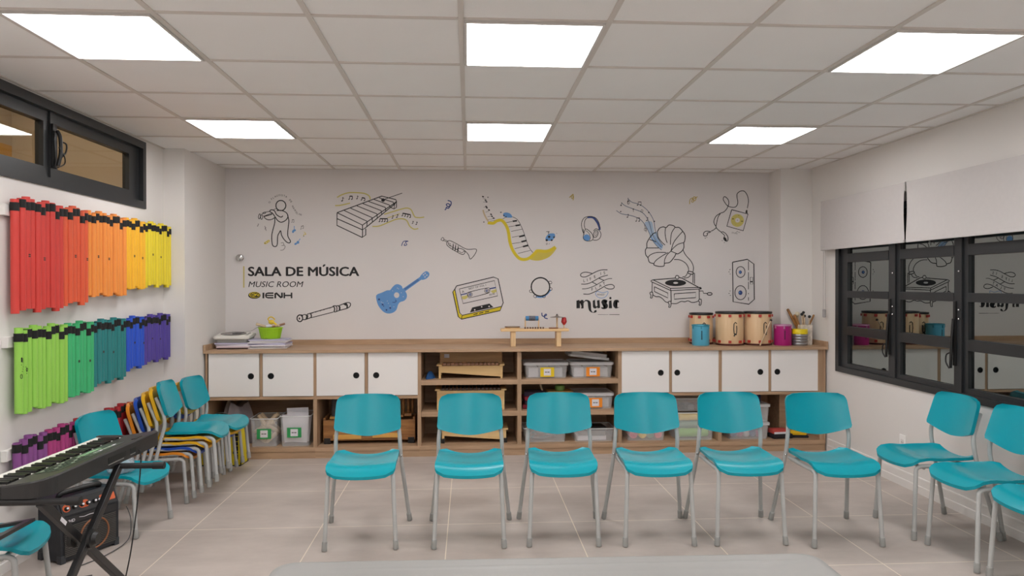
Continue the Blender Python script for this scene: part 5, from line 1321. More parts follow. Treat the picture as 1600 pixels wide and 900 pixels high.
('k','s',7,[-1304,1319,-1294,1329,-1270,1328,-1262,1303,-1270,1275,-1290,1271]),
('k','s',9,[-1294,1325,-1284,1303,-1290,1273]),
('k','s',7,[-1270,1328,-1246,1333]),
('k','s',12,[-1246,1332,-1236,1315,-1238,1289]),
('k','s',7,[-1270,1275,-1234,1287]),
('k','p',7,[-1238,1334,-1182,1357]),
('k','p',7,[-1234,1287,-1166,1305]),
('k','s',7,[-1182,1357,-1150,1361,-1133,1349,-1140,1323,-1166,1305]),
('k','s',12,[-1182,1355,-1166,1335,-1166,1307]),
('k','s',9,[-1198,1349,-1186,1341,-1174,1334])],
'guitar':[('b','b',0,[-890,1417,-876,1441,-839,1455,-786,1478,-756,1481,-734,1508,-704,1534,-674,1536,-644,1519,-633,1492,-618,1481,-595,1439,-599,1402,-622,1377,-659,1364,-678,1341,-697,1288,-734,1260,-779,1255,-817,1270,-850,1304,-876,1349]),
('b','f',0,[-636,1492,-471,1606,-452,1583,-614,1466]),
('b','b',0,[-471,1604,-445,1640,-411,1663,-384,1651,-379,1625,-403,1594,-441,1579,-456,1585]),
('w','f',0,[-667,1432,-669,1424,-672,1416,-678,1410,-685,1406,-693,1405,-701,1406,-708,1410,-713,1416,-717,1424,-718,1432,-717,1441,-713,1448,-708,1454,-701,1458,-693,1459,-685,1458,-678,1454,-672,1448,-669,1440]),
('n','p',4,[-614,1485,-479,1579]),
('n','p',3,[-621,1489,-486,1587]),
('w','f',0,[-430,1625,-432,1623,-434,1622,-436,1622,-438,1622,-440,1623,-441,1624,-441,1626,-441,1628,-441,1630,-439,1632,-438,1634,-436,1635,-434,1635,-432,1635,-430,1634,-429,1633,-428,1631,-428,1629,-429,1627]),
('w','f',0,[-414,1638,-415,1637,-417,1636,-419,1635,-421,1635,-423,1636,-424,1638,-425,1640,-425,1642,-424,1644,-423,1646,-421,1648,-419,1649,-417,1649,-415,1649,-413,1648,-412,1646,-412,1645,-412,1642,-412,1640]),
('w','f',0,[-415,1603,-417,1602,-419,1601,-421,1600,-423,1601,-425,1601,-426,1603,-426,1605,-426,1607,-426,1609,-424,1611,-423,1613,-421,1614,-419,1614,-417,1614,-415,1613,-414,1612,-413,1610,-413,1608,-414,1605]),
('w','f',0,[-397,1621,-399,1619,-401,1618,-403,1618,-405,1618,-407,1619,-408,1620,-408,1622,-408,1624,-408,1627,-406,1629,-405,1630,-403,1631,-400,1632,-398,1631,-397,1630,-396,1629,-395,1627,-395,1625,-396,1623]),
('n','s',5,[-734,1363,-708,1364,-697,1375,-708,1387]),
('n','f',0,[-852,1391,-852,1388,-853,1385,-856,1383,-858,1382,-861,1381,-864,1382,-867,1383,-869,1385,-871,1388,-871,1391,-871,1394,-869,1397,-867,1399,-864,1400,-861,1401,-858,1400,-856,1399,-853,1397,-852,1394]),
('n','f',0,[-819,1342,-819,1339,-821,1336,-823,1334,-825,1333,-828,1333,-831,1333,-833,1334,-835,1336,-836,1339,-837,1342,-836,1345,-835,1347,-833,1349,-831,1350,-828,1351,-825,1350,-822,1349,-821,1347,-819,1345]),
('n','f',0,[-782,1289,-783,1286,-784,1284,-786,1282,-788,1281,-790,1280,-793,1281,-795,1282,-797,1284,-798,1286,-799,1289,-798,1291,-797,1294,-795,1296,-793,1297,-790,1297,-788,1297,-786,1295,-784,1294,-783,1291]),
('n','f',0,[-746,1308,-746,1305,-747,1302,-749,1300,-752,1299,-755,1298,-757,1299,-760,1300,-762,1302,-763,1305,-763,1308,-763,1310,-762,1313,-760,1315,-757,1316,-754,1317,-752,1316,-749,1315,-747,1313,-746,1310]),
('n','f',0,[-811,1327,-812,1325,-812,1323,-814,1322,-815,1322,-817,1321,-818,1322,-820,1322,-821,1324,-822,1325,-822,1327,-822,1328,-821,1330,-820,1331,-818,1332,-817,1332,-815,1332,-813,1331,-812,1330,-812,1328]),
('w','f',0,[-681,1500,-683,1497,-685,1496,-688,1497,-689,1500,-688,1503,-685,1504,-683,1503]),
('w','f',0,[-726,1474,-728,1471,-730,1470,-733,1471,-734,1474,-733,1476,-730,1477,-728,1476]),
('w','f',0,[-625,1417,-626,1414,-629,1413,-632,1414,-633,1417,-632,1420,-629,1421,-626,1419]),
('w','f',0,[-768,1353,-769,1350,-772,1349,-774,1350,-775,1353,-774,1356,-772,1357,-769,1356]),
('w','f',0,[-835,1364,-836,1362,-839,1361,-842,1362,-843,1364,-842,1367,-839,1368,-836,1367]),
('w','f',0,[-753,1326,-754,1324,-757,1323,-759,1324,-760,1326,-759,1329,-757,1330,-754,1329]),
('w','f',0,[-716,1319,-717,1316,-719,1315,-722,1316,-723,1319,-722,1321,-719,1323,-717,1321]),
('w','f',0,[-670,1492,-671,1490,-674,1489,-677,1490,-678,1493,-677,1495,-674,1496,-671,1495]),
('w','f',0,[-644,1455,-645,1452,-648,1451,-650,1452,-652,1455,-650,1457,-648,1458,-645,1457]),
('w','f',0,[-820,1357,-821,1354,-824,1353,-827,1354,-828,1357,-827,1360,-824,1361,-821,1359]),
('w','f',0,[-779,1376,-780,1373,-783,1372,-785,1373,-787,1376,-785,1378,-783,1379,-780,1378])],
'trumpet':[('k','s',4,[-267,1969,-249,1991,-236,1973,-245,1957,-267,1969]),
('k','p',4,[-240,1973,-200,1955]),
('k','p',4,[-245,1962,-205,1945]),
('k','s',5,[-205,1946,-182,1960,-115,1929,-44,1888,1,1875,75,1877,64,1830,19,1781,1,1821,-26,1853,-53,1857]),
('k','s',5,[-205,1951,-209,1919,-169,1884,-115,1852,-62,1826,-39,1835,-35,1862,-79,1884,-115,1875]),
('k','s',4,[-191,1946,-191,1919,-124,1879,-71,1844,-48,1848]),
('k','s',4,[-191,1933,-169,1928]),
('k','s',4,[-191,1919,-164,1912]),
('k','p',8,[-147,1920,-151,1875]),
('k','f',0,[-139,1927,-140,1926,-141,1925,-142,1924,-144,1923,-147,1923,-149,1923,-151,1924,-152,1925,-153,1926,-154,1927,-153,1928,-152,1929,-151,1930,-149,1930,-147,1930,-144,1930,-142,1930,-141,1929,-140,1928]),
('k','p',8,[-124,1910,-129,1864]),
('k','f',0,[-117,1917,-117,1916,-118,1915,-120,1914,-122,1913,-124,1913,-126,1913,-128,1914,-130,1915,-131,1916,-131,1917,-131,1918,-130,1919,-128,1920,-126,1920,-124,1920,-122,1920,-120,1920,-118,1919,-117,1918]),
('k','p',8,[-99,1898,-104,1851]),
('k','f',0,[-92,1905,-92,1904,-93,1903,-95,1903,-97,1902,-99,1902,-101,1902,-103,1903,-105,1903,-106,1904,-106,1905,-106,1907,-105,1908,-103,1908,-101,1909,-99,1909,-97,1909,-95,1908,-93,1908,-92,1907])],
'road':[('v','b',0,[591,1787,649,1853,758,1849,859,1896,825,1837,767,1791,675,1766]),
('y','s',24,[187,2135,241,2131,274,2152,316,2160,345,2140,374,2094,391,2036,403,1953,424,1886,457,1828,499,1787,549,1778,599,1795,649,1841,675,1862,750,1858,800,1870,851,1900]),
('r','s',12,[142,2259,154,2218,175,2176,196,2143]),
('k','s',4,[428,2194,474,2169,508,2115,541,2036,574,1937,599,1883,629,1845]),
('k','p',3.5,[370,2137,428,2148]),
('k','p',3.5,[391,2096,458,2107]),
('k','p',3.5,[416,2051,524,2074]),
('k','p',3.5,[424,1994,491,2007]),
('k','p',3.5,[424,1932,512,1945]),
('k','p',3.5,[449,1882,532,1903]),
('k','p',3.5,[482,1836,603,1866]),
('k','p',3.5,[333,2173,358,2185]),
('k','f',0,[428,2157,472,2163,474,2148,433,2142]),
('k','f',0,[456,2115,502,2122,504,2107,461,2100]),
('k','f',0,[491,2007,545,2022,548,2004,496,1992]),
('k','f',0,[512,1957,566,1972,568,1954,517,1942]),
('k','f',0,[528,1910,580,1925,583,1907,533,1895]),
('k','f',0,[152,2383,151,2382,148,2381,146,2380,142,2380,139,2381,136,2383,134,2385,132,2387,132,2390,132,2392,133,2393,135,2394,138,2395,141,2395,144,2394,147,2392,150,2390,151,2388,152,2385]),
('k','f',0,[177,2350,175,2349,173,2348,170,2347,167,2347,164,2348,161,2350,159,2352,157,2354,156,2357,157,2359,158,2360,160,2361,163,2362,166,2362,169,2361,172,2359,175,2357,176,2355,177,2352]),
('k','f',0,[185,2334,184,2332,181,2331,179,2331,176,2331,172,2332,169,2333,167,2335,165,2338,165,2340,165,2342,166,2344,168,2345,171,2345,174,2345,178,2344,181,2343,183,2340,185,2338,185,2336]),
('k','f',0,[183,2288,182,2287,180,2285,177,2285,174,2285,171,2286,168,2288,165,2290,164,2292,163,2294,163,2296,165,2298,167,2299,170,2300,173,2299,176,2298,179,2297,181,2295,183,2293,184,2290]),
('k','f',0,[189,2276,188,2274,186,2273,183,2273,180,2273,176,2274,174,2275,171,2277,170,2280,169,2282,169,2284,170,2286,173,2287,175,2287,178,2287,182,2286,185,2284,187,2282,189,2280,189,2278]),
('k','f',0,[210,2253,208,2252,206,2251,204,2250,200,2251,197,2252,194,2253,192,2255,190,2257,190,2260,190,2262,191,2263,193,2265,196,2265,199,2265,202,2264,205,2262,208,2260,209,2258,210,2256]),
('k','f',0,[230,2212,229,2210,227,2209,224,2209,221,2209,218,2210,215,2212,213,2214,211,2216,210,2218,211,2220,212,2222,214,2223,217,2224,220,2223,223,2222,226,2221,228,2219,230,2217,231,2214]),
('k','f',0,[239,2193,237,2191,235,2190,233,2190,229,2190,226,2191,223,2193,221,2195,219,2197,219,2199,219,2201,220,2203,222,2204,225,2205,228,2204,231,2203,234,2202,237,2200,238,2197,239,2195]),
('k','f',0,[255,2175,254,2173,252,2172,249,2172,246,2172,243,2173,240,2174,237,2177,236,2179,235,2181,235,2183,237,2185,239,2186,242,2186,245,2186,248,2185,251,2184,253,2182,255,2179,256,2177]),
('g','p',3,[138,2367,167,2372]),
('g','p',3,[142,2334,171,2339]),
('g','p',3,[148,2284,177,2289]),
('g','p',3,[167,2238,196,2244]),
('g','p',3,[187,2193,216,2198]),
('g','p',3,[208,2168,237,2173]),
('g','p',3,[187,2164,258,2177]),
('g','p',3,[208,2150,262,2160]),
('b','b',0,[339,2202,343,2229,374,2235,408,2223,426,2198,420,2186,366,2187]),
('k','f',0,[352,2206,352,2204,351,2202,349,2201,347,2200,345,2199,343,2200,341,2201,340,2202,339,2204,339,2206,339,2208,340,2210,341,2211,343,2212,345,2213,347,2212,349,2211,351,2210,352,2208]),
('k','f',0,[373,2192,372,2190,371,2188,370,2187,368,2186,366,2185,364,2186,362,2187,361,2188,360,2190,359,2192,360,2194,361,2196,362,2197,364,2198,366,2199,368,2198,370,2197,371,2196,372,2194]),
('g','f',0,[324,2237,324,2235,323,2233,321,2231,319,2230,316,2230,314,2230,311,2231,309,2233,308,2235,308,2237,308,2239,309,2241,311,2242,314,2243,316,2243,319,2243,321,2242,323,2241,324,2239]),
('g','f',0,[197,2382,196,2380,195,2378,194,2377,192,2376,190,2375,188,2376,186,2377,185,2378,184,2380,183,2382,184,2384,185,2386,186,2387,188,2388,190,2389,192,2388,194,2387,195,2386,196,2384]),
('g','f',0,[157,2141,156,2139,155,2137,154,2136,152,2135,150,2135,148,2135,146,2136,144,2137,144,2139,143,2141,144,2143,145,2145,146,2147,148,2148,150,2148,152,2148,154,2147,155,2145,156,2143]),
('b','b',0,[752,1970,758,2000,788,2029,838,2031,847,2000,838,1987,817,1964,775,1960]),
('k','f',0,[776,1966,775,1963,774,1960,771,1958,768,1956,764,1955,761,1956,757,1957,755,1960,753,1963,753,1966,753,1970,755,1973,757,1975,761,1977,764,1977,768,1977,771,1975,774,1973,775,1970]),
('k','f',0,[822,1966,822,1964,820,1961,818,1959,816,1958,813,1957,810,1958,808,1959,806,1961,804,1964,804,1966,804,1969,806,1972,808,1974,810,1975,813,1976,816,1975,818,1974,820,1972,822,1969]),
('k','f',0,[843,1996,843,1993,842,1990,840,1988,838,1987,836,1987,833,1987,831,1988,830,1990,828,1993,828,1996,828,1998,830,2001,831,2003,833,2004,836,2005,838,2004,840,2003,842,2001,843,1999]),
('k','f',0,[800,2000,799,1996,797,1993,795,1991,791,1989,788,1989,784,1989,781,1991,778,1993,777,1996,776,2000,777,2003,778,2006,781,2008,784,2010,788,2011,791,2010,795,2009,797,2006,799,2003]),
('k','p',4,[784,2021,779,2047]),
('k','p',4,[759,2050,788,2052]),
('k','p',3,[784,2039,790,2054]),
('g','p',3,[858,2037,866,2029]),
('g','o',3,[771,1928,769,1926,767,1924,765,1922,763,1922,762,1922,760,1923,759,1925,759,1927,759,1930,760,1933,761,1935,763,1937,765,1939,767,1939,769,1939,770,1938,771,1936,772,1934,771,1931]),
('g','p',3,[784,1925,792,1937])],
'swirl_a':[('n','s',8,[-200,2349,-168,2336,-173,2300,-200,2291,-213,2309,-195,2318,-177,2300,-195,2273,-213,2282,-218,2264,-229,2258])],
'swirl_b':[('n','s',6,[-645,1908,-626,1950,-581,1953,-607,1944,-594,1919,-619,1912,-613,1931])],
'swirl_c':[('q','s',6,[987,2384,1010,2404,1025,2394,1015,2374,1007,2394,1023,2418,1029,2384,1023,2358])],
'swirl_d':[('q','s',6,[2186,2328,2191,2372,2216,2387,2226,2353,2206,2352,2226,2397,2251,2392,2241,2363,2221,2372,2266,2402])],
'swirl_e':[('n','s',8,[716,1257,719,1229,740,1221,762,1235,754,1243,740,1226,745,1207,773,1198])],
'phones':[('n','s',16,[1167,2193,1221,2190,1261,2146,1283,2098,1287,2068]),
('k','s',5,[1133,2019,1113,2078,1108,2136,1133,2185,1182,2200,1241,2190,1276,2147,1292,2088]),
('k','s',5,[1145,2073,1135,2117,1143,2165,1167,2190]),
('k','s',5,[1128,2034,1123,2078]),
('b','f',0,[1191,1992,1189,1982,1185,1972,1177,1965,1168,1960,1158,1959,1148,1960,1139,1965,1132,1972,1127,1981,1126,1992,1127,2002,1132,2011,1139,2019,1148,2023,1158,2025,1168,2023,1177,2019,1185,2011,1189,2002]),
('k','c',5,[1145,2073,1172,2068,1212,2029,1223,1985,1202,1963,1157,1961,1128,1980,1126,2014]),
('k','s',4,[1150,2063,1182,2034,1194,1990,1184,1965]),
('k','o',5,[1268,2022,1263,2011,1257,2003,1250,1997,1242,1994,1235,1994,1229,1998,1226,2005,1224,2015,1225,2025,1228,2036,1233,2047,1239,2056,1246,2062,1254,2065,1261,2064,1267,2060,1270,2053,1272,2044,1271,2033]),
('k','s',5,[1226,2058,1251,2080,1283,2063,1300,2029,1290,1990,1261,1969,1221,1969]),
('k','o',3,[1259,2028,1256,2021,1253,2016,1249,2012,1246,2009,1243,2009,1241,2011,1240,2015,1239,2021,1241,2027,1243,2034,1246,2041,1249,2047,1253,2051,1256,2053,1259,2053,1261,2051,1262,2047,1262,2042,1261,2035])],
'tamb':[('b','b',0,[654,1418,695,1417,741,1431,772,1453,786,1476,809,1481,772,1435,722,1404,668,1406]),
('k','o',8,[791,1510,790,1492,785,1476,776,1460,765,1447,752,1436,736,1428,720,1423,702,1421,685,1423,668,1428,653,1436,640,1447,629,1461,620,1476,615,1492,614,1510,615,1527,620,1544,629,1559,640,1572,653,1583,669,1591,685,1596,703,1598,720,1596,737,1591,752,1583,765,1572,777,1559,785,1543,790,1527]),
('k','o',4,[797,1509,795,1491,790,1474,781,1457,769,1443,755,1431,739,1423,721,1417,702,1416,684,1417,666,1423,650,1432,636,1443,624,1458,615,1474,610,1491,608,1510,610,1528,615,1546,624,1562,636,1576,650,1588,666,1596,684,1602,703,1604,721,1602,739,1596,755,1588,769,1576,781,1562,790,1545,795,1528]),
('k','o',4,[812,1544,810,1541,806,1540,801,1539,797,1540,793,1542,789,1546,786,1550,785,1554,785,1558,787,1562,790,1564,794,1566,798,1566,803,1566,807,1563,810,1560,813,1556,814,1552,814,1548]),
('k','o',4,[815,1481,812,1478,808,1476,804,1476,799,1477,795,1479,792,1482,789,1486,788,1490,788,1495,790,1498,792,1501,796,1503,801,1503,805,1502,810,1500,813,1497,816,1493,817,1489,817,1485]),
('k','o',4,[749,1409,746,1406,742,1404,738,1404,733,1405,729,1407,725,1410,723,1414,721,1418,722,1422,723,1426,726,1429,730,1431,734,1431,739,1430,743,1428,747,1425,749,1421,751,1416,750,1412]),
('k','o',4,[663,1409,660,1406,656,1404,651,1404,647,1405,643,1407,639,1410,637,1414,635,1418,635,1423,637,1426,640,1429,644,1431,648,1431,653,1430,657,1428,661,1425,663,1421,664,1417,664,1412]),
('k','o',4,[622,1459,619,1456,615,1454,611,1454,606,1455,602,1457,598,1460,596,1464,595,1468,595,1472,596,1476,599,1479,603,1480,607,1481,612,1480,616,1478,620,1475,622,1471,624,1466,623,1462])],
'music':[('k','s',6,[1212,1641,1152,1654,1110,1644,1097,1623,1116,1607,1152,1609,1200,1632,1260,1662,1308,1676,1365,1677]),
('k','s',6,[1104,1537,1152,1537,1200,1552,1260,1585,1308,1609,1368,1625]),
('k','s',5,[1113,1490,1164,1494,1224,1514,1284,1546,1338,1576,1380,1590,1410,1591]),
('k','s',6,[1125,1440,1182,1439,1248,1466,1308,1499,1356,1525,1404,1533,1431,1516,1422,1493,1380,1488,1335,1505]),
('k','p',6,[1212,1557,1263,1530]),
('k','p',6,[1278,1595,1332,1571]),
('k', 't', ['L', 28.2, 10, 0.1, 0.5, 0], [1127, 1555]),
('k', 't', ['I', 28.2, 15, 0.1, 0.5, 0], [1164, 1563]),
('k', 't', ['F', 28.2, 20, 0.1, 0.5, 0], [1193, 1573]),
('k', 't', ['E', 28.2, 20, 0.1, 0.5, 0], [1235, 1593]),
('k', 't', ['I', 28.2, 12, 0.1, 0.5, 0], [1297, 1625]),
('k', 't', ['S', 28.2, 10, 0.1, 0.5, 0], [1327, 1632]),
('k', 't', ['F', 28.2, 15, 0.1, 0.5, 0], [1209, 1469]),
('k', 't', ['L', 28.2, 20, 0.1, 0.5, 0], [1248, 1482]),
('k', 't', ['A', 28.2, 20, 0.1, 0.5, 0], [1284, 1503]),
('k', 't', ['T', 28.2, 20, 0.1, 0.5, 0], [1325, 1525]),
('b','c',4,[1245,1442,1260,1463,1284,1460,1320,1452,1368,1463,1362,1433,1338,1407,1302,1399,1266,1410]),
('k', 't', ['WITHOUT', 16.5, 0, 0.1, 0.3, 75], [1260, 1425]),
('k','f',0,[1057,1375,1086,1382,1091,1363,1088,1309,1091,1300,1057,1299,1064,1309,1063,1363]),
('k','b',0,[1088,1366,1104,1380,1122,1380,1128,1362,1123,1309,1127,1300,1103,1298,1106,1309,1108,1357,1101,1368,1090,1355]),
('k','b',0,[1127,1362,1146,1381,1170,1380,1191,1368,1200,1339,1201,1291,1212,1266,1227,1261,1236,1276,1248,1282,1257,1273,1251,1260,1230,1255,1203,1260,1182,1279,1173,1309,1169,1351,1161,1367,1143,1368,1129,1354]),
('k','f',0,[1218,1374,1241,1383,1243,1333,1251,1315,1265,1324,1263,1368,1260,1375,1285,1381,1285,1315,1291,1303,1267,1298,1263,1309,1245,1296,1227,1300,1219,1315]),
('k','b',0,[1365,1374,1338,1386,1314,1380,1303,1359,1314,1341,1338,1332,1347,1314,1335,1300,1317,1303,1308,1312,1302,1303,1311,1293,1338,1291,1362,1302,1369,1326,1359,1344,1332,1359,1323,1371,1338,1377,1356,1368]),
('k','f',0,[1379,1371,1404,1378,1403,1308,1409,1299,1377,1299,1382,1308,1382,1362]),
('k','f',0,[1404,1399,1403,1395,1402,1392,1399,1389,1396,1387,1393,1387,1390,1387,1387,1389,1384,1392,1383,1395,1382,1399,1383,1402,1384,1406,1387,1408,1390,1410,1393,1411,1396,1410,1399,1408,1402,1406,1403,1402]),
('k','b',0,[1479,1359,1473,1377,1455,1382,1434,1377,1421,1350,1423,1320,1440,1299,1461,1299,1482,1311,1461,1308,1449,1320,1445,1350,1453,1371,1463,1368,1467,1355]),
('g','f',0,[1269,1239,1374,1238,1374,1235,1269,1235]),
('k','f',0,[1381,1239,1483,1239,1483,1234,1381,1235])],
'gramo':[('l','b',0,[1834,2044,1857,2053,1862,2016,1894,1953,1918,1916,1904,1880,1867,1898,1820,1952,1788,1998,1783,2043,1756,2098,1737,2144,1802,2153,1820,2098]),
('m','s',5,[1453,2260,1502,2229,1571,2216,1636,2200,1700,2166,1746,2107,1793,2016,1839,1934,1904,1872]),
('m','s',5,[1502,2338,1544,2306,1626,2275,1700,2248,1746,2207,1783,2135,1811,2034,1848,1962,1908,1898]),
('m','s',5,[1567,2379,1608,2343,1673,2325,1728,2294,1783,2239,1825,2162,1839,2080,1867,1989,1918,1916]),
('b','s',5,[1793,2007,1830,1962,1867,1925,1899,1898]),
('b','s',5,[1830,2016,1876,1943,1913,1912]),
('k','s',7,[1862,2053,1885,2089,1922,2101,1950,2094,1978,2119,2024,2113,2043,2097,2080,2095,2117,2058,2140,2017,2136,1962,2127,1944,2128,1898,2108,1862,2071,1836,2048,1834,2034,1807,1987,1752,1936,1741,1927,1715,1876,1711,1830,1724,1825,1738,1783,1752,1767,1797,1746,1825,1742,1870,1756,1898,1758,1943,1783,1989,1820,2034,1848,2044]),
('k','s',6,[1945,2094,1939,2044,1948,1980,1961,1944]),
('k','s',6,[2038,2095,2006,2044,1995,1980,1993,1925]),
('k','s',6,[2117,2058,2071,2008,2024,1944,1998,1861]),
('k','s',6,[2127,1946,2071,1930,2024,1894,1998,1861]),
('k','s',6,[1998,1861,2043,1843,2061,1834]),
('k','s',6,[1998,1861,1959,1825,1936,1779,1932,1741]),
('k','s',6,[1969,1848,1913,1816,1848,1770,1825,1733]),
('k','s',6,[1950,1848,1857,1848,1793,1825,1767,1797]),
('k','s',6,[1758,1893,1820,1893,1876,1893]),
('k','s',6,[1783,1975,1830,1962,1848,1952]),
('k','s',6,[1862,2053,1871,1998,1904,1953,1939,1921]),
('k','s',6,[2117,1880,2145,1825,2201,1761,2224,1706,2220,1656]),
('k','s',6,[2029,1779,2089,1775,2145,1743,2173,1697,2175,1661]),
('k','f',0,[1577,2352,1576,2350,1575,2348,1574,2347,1572,2346,1569,2346,1567,2346,1565,2347,1563,2348,1562,2350,1562,2352,1562,2354,1563,2356,1565,2357,1567,2358,1569,2358,1572,2358,1574,2357,1575,2356,1576,2354]),
('k','f',0,[1507,2311,1506,2309,1505,2307,1504,2306,1502,2305,1499,2304,1497,2305,1495,2306,1493,2307,1492,2309,1492,2311,1492,2313,1493,2314,1495,2316,1497,2317,1499,2317,1502,2317,1504,2316,1505,2314,1506,2313]),
('k','f',0,[1629,2275,1629,2273,1628,2271,1626,2270,1624,2269,1622,2269,1620,2269,1618,2270,1616,2271,1615,2273,1614,2275,1615,2277,1616,2279,1618,2280,1620,2281,1622,2281,1624,2281,1626,2280,1628,2279,1629,2277]),
('k','f',0,[1783,2242,1783,2240,1782,2238,1780,2237,1778,2236,1776,2236,1774,2236,1772,2237,1770,2238,1769,2240,1769,2242,1769,2244,1770,2246,1772,2247,1774,2248,1776,2248,1778,2248,1780,2247,1782,2246,1783,2244]),
('k','f',0,[1839,2155,1839,2153,1837,2151,1836,2150,1834,2149,1831,2148,1829,2149,1827,2150,1825,2151,1824,2153,1824,2155,1824,2157,1825,2159,1827,2160,1829,2161,1831,2161,1834,2161,1836,2160,1837,2159,1839,2157]),
('k','f',0,[1569,2198,1569,2194,1566,2191,1561,2190,1557,2191,1555,2193,1555,2197,1558,2200,1563,2201,1567,2200]),
('k','p',3,[1569,2196,1569,2227]),
('k','p',3,[1569,2227,1578,2215]),
('k','f',0,[1657,2159,1656,2156,1653,2153,1649,2151,1645,2152,1642,2155,1643,2158,1646,2161,1650,2162,1654,2162]),
('k','p',3,[1656,2157,1656,2188]),
('k','f',0,[1686,2159,1686,2156,1683,2153,1678,2151,1674,2152,1672,2155,1672,2158,1675,2161,1680,2163,1684,2162]),
('k','p',3,[1686,2157,1686,2188]),
('k','p',5.4,[1656,2188,1686,2188]),
('k','f',0,[1670,2317,1670,2313,1667,2310,1663,2309,1659,2310,1656,2312,1657,2316,1660,2319,1664,2320,1668,2319]),
('k','p',3,[1670,2314,1670,2345]),
('k','f',0,[1700,2317,1700,2313,1697,2310,1692,2309,1688,2310,1686,2312,1686,2316,1689,2319,1693,2320,1698,2319]),
('k','p',3,[1700,2315,1700,2346]),
('k','p',5.4,[1670,2345,1700,2346]),
('k','f',0,[1763,2166,1762,2162,1759,2159,1755,2158,1751,2159,1749,2161,1749,2165,1752,2168,1756,2169,1760,2168]),
('k','p',3,[1762,2164,1762,2196]),
('k','p',3,[1762,2196,1772,2183]),
('k','p',3,[1622,2275,1622,2248]),
('k','o',3,[1755,2075,1754,2071,1752,2067,1749,2063,1746,2061,1742,2061,1738,2061,1734,2063,1731,2067,1730,2071,1729,2075,1730,2080,1731,2084,1734,2087,1738,2089,1742,2090,1746,2089,1749,2087,1752,2084,1754,2080]),
('k','p',3,[1733,2121,1751,2048]),
('k','o',3,[1584,2341,1584,2336,1582,2330,1580,2326,1576,2324,1573,2323,1570,2324,1567,2326,1564,2330,1563,2335,1562,2341,1563,2347,1564,2352,1567,2356,1570,2358,1573,2359,1576,2358,1580,2356,1582,2352,1584,2347]),
('k','o',3,[1717,2257,1716,2253,1715,2250,1713,2247,1710,2245,1708,2244,1705,2245,1702,2247,1700,2250,1699,2253,1698,2257,1699,2261,1700,2265,1702,2268,1705,2269,1708,2270,1710,2269,1713,2268,1715,2265,1716,2261]),
('k','p',3,[1569,2387,1569,2320]),
('k','p',3,[1499,2308,1507,2341]),
('k','f',0,[1503,2252,1502,2248,1499,2245,1495,2244,1491,2245,1489,2248,1489,2251,1492,2254,1496,2255,1500,2255]),
('k','p',3,[1502,2250,1502,2250]),
('k','o',7,[2226,1642,2223,1638,2218,1636,2211,1634,2202,1634,2193,1636,2184,1638,2175,1641,2169,1646,2166,1650,2165,1654,2167,1658,2172,1660,2180,1662,2188,1662,2198,1660,2207,1658,2215,1654,2221,1650,2225,1646]),
('k','s',6,[2163,1643,2144,1614,2112,1605]),
('k','s',6,[2199,1633,2176,1605,2131,1595]),
('k','p',6,[2220,1643,2219,1548]),
('k','p',6,[2235,1646,2235,1538]),
('k','o',6,[2078,1604,2077,1598,2075,1593,2071,1589,2066,1587,2060,1586,2055,1587,2049,1589,2046,1593,2043,1598,2042,1604,2043,1609,2046,1614,2049,1618,2055,1621,2060,1621,2066,1621,2071,1618,2075,1614,2077,1609]),
('k','p',7,[2108,1595,2299,1491]),
('k','p',7,[1819,1578,2041,1595]),
('k','p',7,[2076,1602,2108,1595]),
('k','s',6,[1819,1578,1800,1570,1798,1560]),
('k','p',6,[1819,1578,1993,1494,2299,1503]),
('k','p',6,[1800,1560,1996,1472,2302,1487]),
('k','p',6,[1993,1494,1996,1472]),
('k','p',6,[2299,1503,2305,1487]),
('k','f',0,[2150,1548,2148,1541,2140,1534,2127,1528,2110,1523,2090,1519,2068,1517,2044,1516,2020,1517,1998,1520,1978,1523,1961,1528,1948,1534,1941,1541,1938,1548,1941,1555,1948,1562,1961,1568,1978,1573,1998,1577,2020,1579,2044,1580,2068,1579,2090,1576,2110,1573,2127,1568,2140,1562,2148,1555]),
('w','f',0,[2070,1548,2069,1545,2065,1542,2060,1540,2053,1539,2045,1538,2038,1539,2031,1540,2026,1542,2022,1545,2021,1548,2022,1551,2026,1554,2031,1556,2038,1557,2045,1557,2053,1557,2060,1556,2065,1554,2069,1551]),
('k','p',6,[1810,1554,1808,1453]),
('k','p',7,[1997,1472,2001,1361]),
('k','p',6,[2282,1484,2283,1383]),
('k','p',6,[1832,1510,1967,1447,1967,1399,1832,1463,1832,1510]),
('k','p',6,[2031,1440,2247,1454,2247,1402,2031,1387,2031,1440]),
('k','s',6,[1816,1431,1848,1412,1880,1412,1912,1393,1944,1361,1973,1355]),
('k','s',6,[2002,1345,2054,1344,2099,1364,2137,1361,2170,1370,2208,1354,2247,1358,2276,1370]),
('k','s',6,[1791,1400,1797,1422,1787,1447,1797,1457,1812,1457,1816,1434,1808,1400,1791,1400]),
('k','s',6,[1973,1308,1980,1330,1970,1355,1980,1365,1995,1365,1999,1342,1991,1308,1973,1308]),
('k','s',6,[2279,1328,2286,1350,2276,1375,2286,1385,2301,1385,2305,1362,2297,1328,2279,1328]),
('k','p',6,[2283,1467,2321,1467,2325,1445,2363,1443]),
('k','o',7,[2412,1438,2411,1435,2408,1431,2402,1428,2395,1426,2388,1426,2380,1426,2373,1428,2368,1431,2365,1435,2363,1439,2365,1442,2368,1446,2373,1449,2380,1451,2388,1451,2395,1451,2402,1449,2408,1446,2411,1442])],
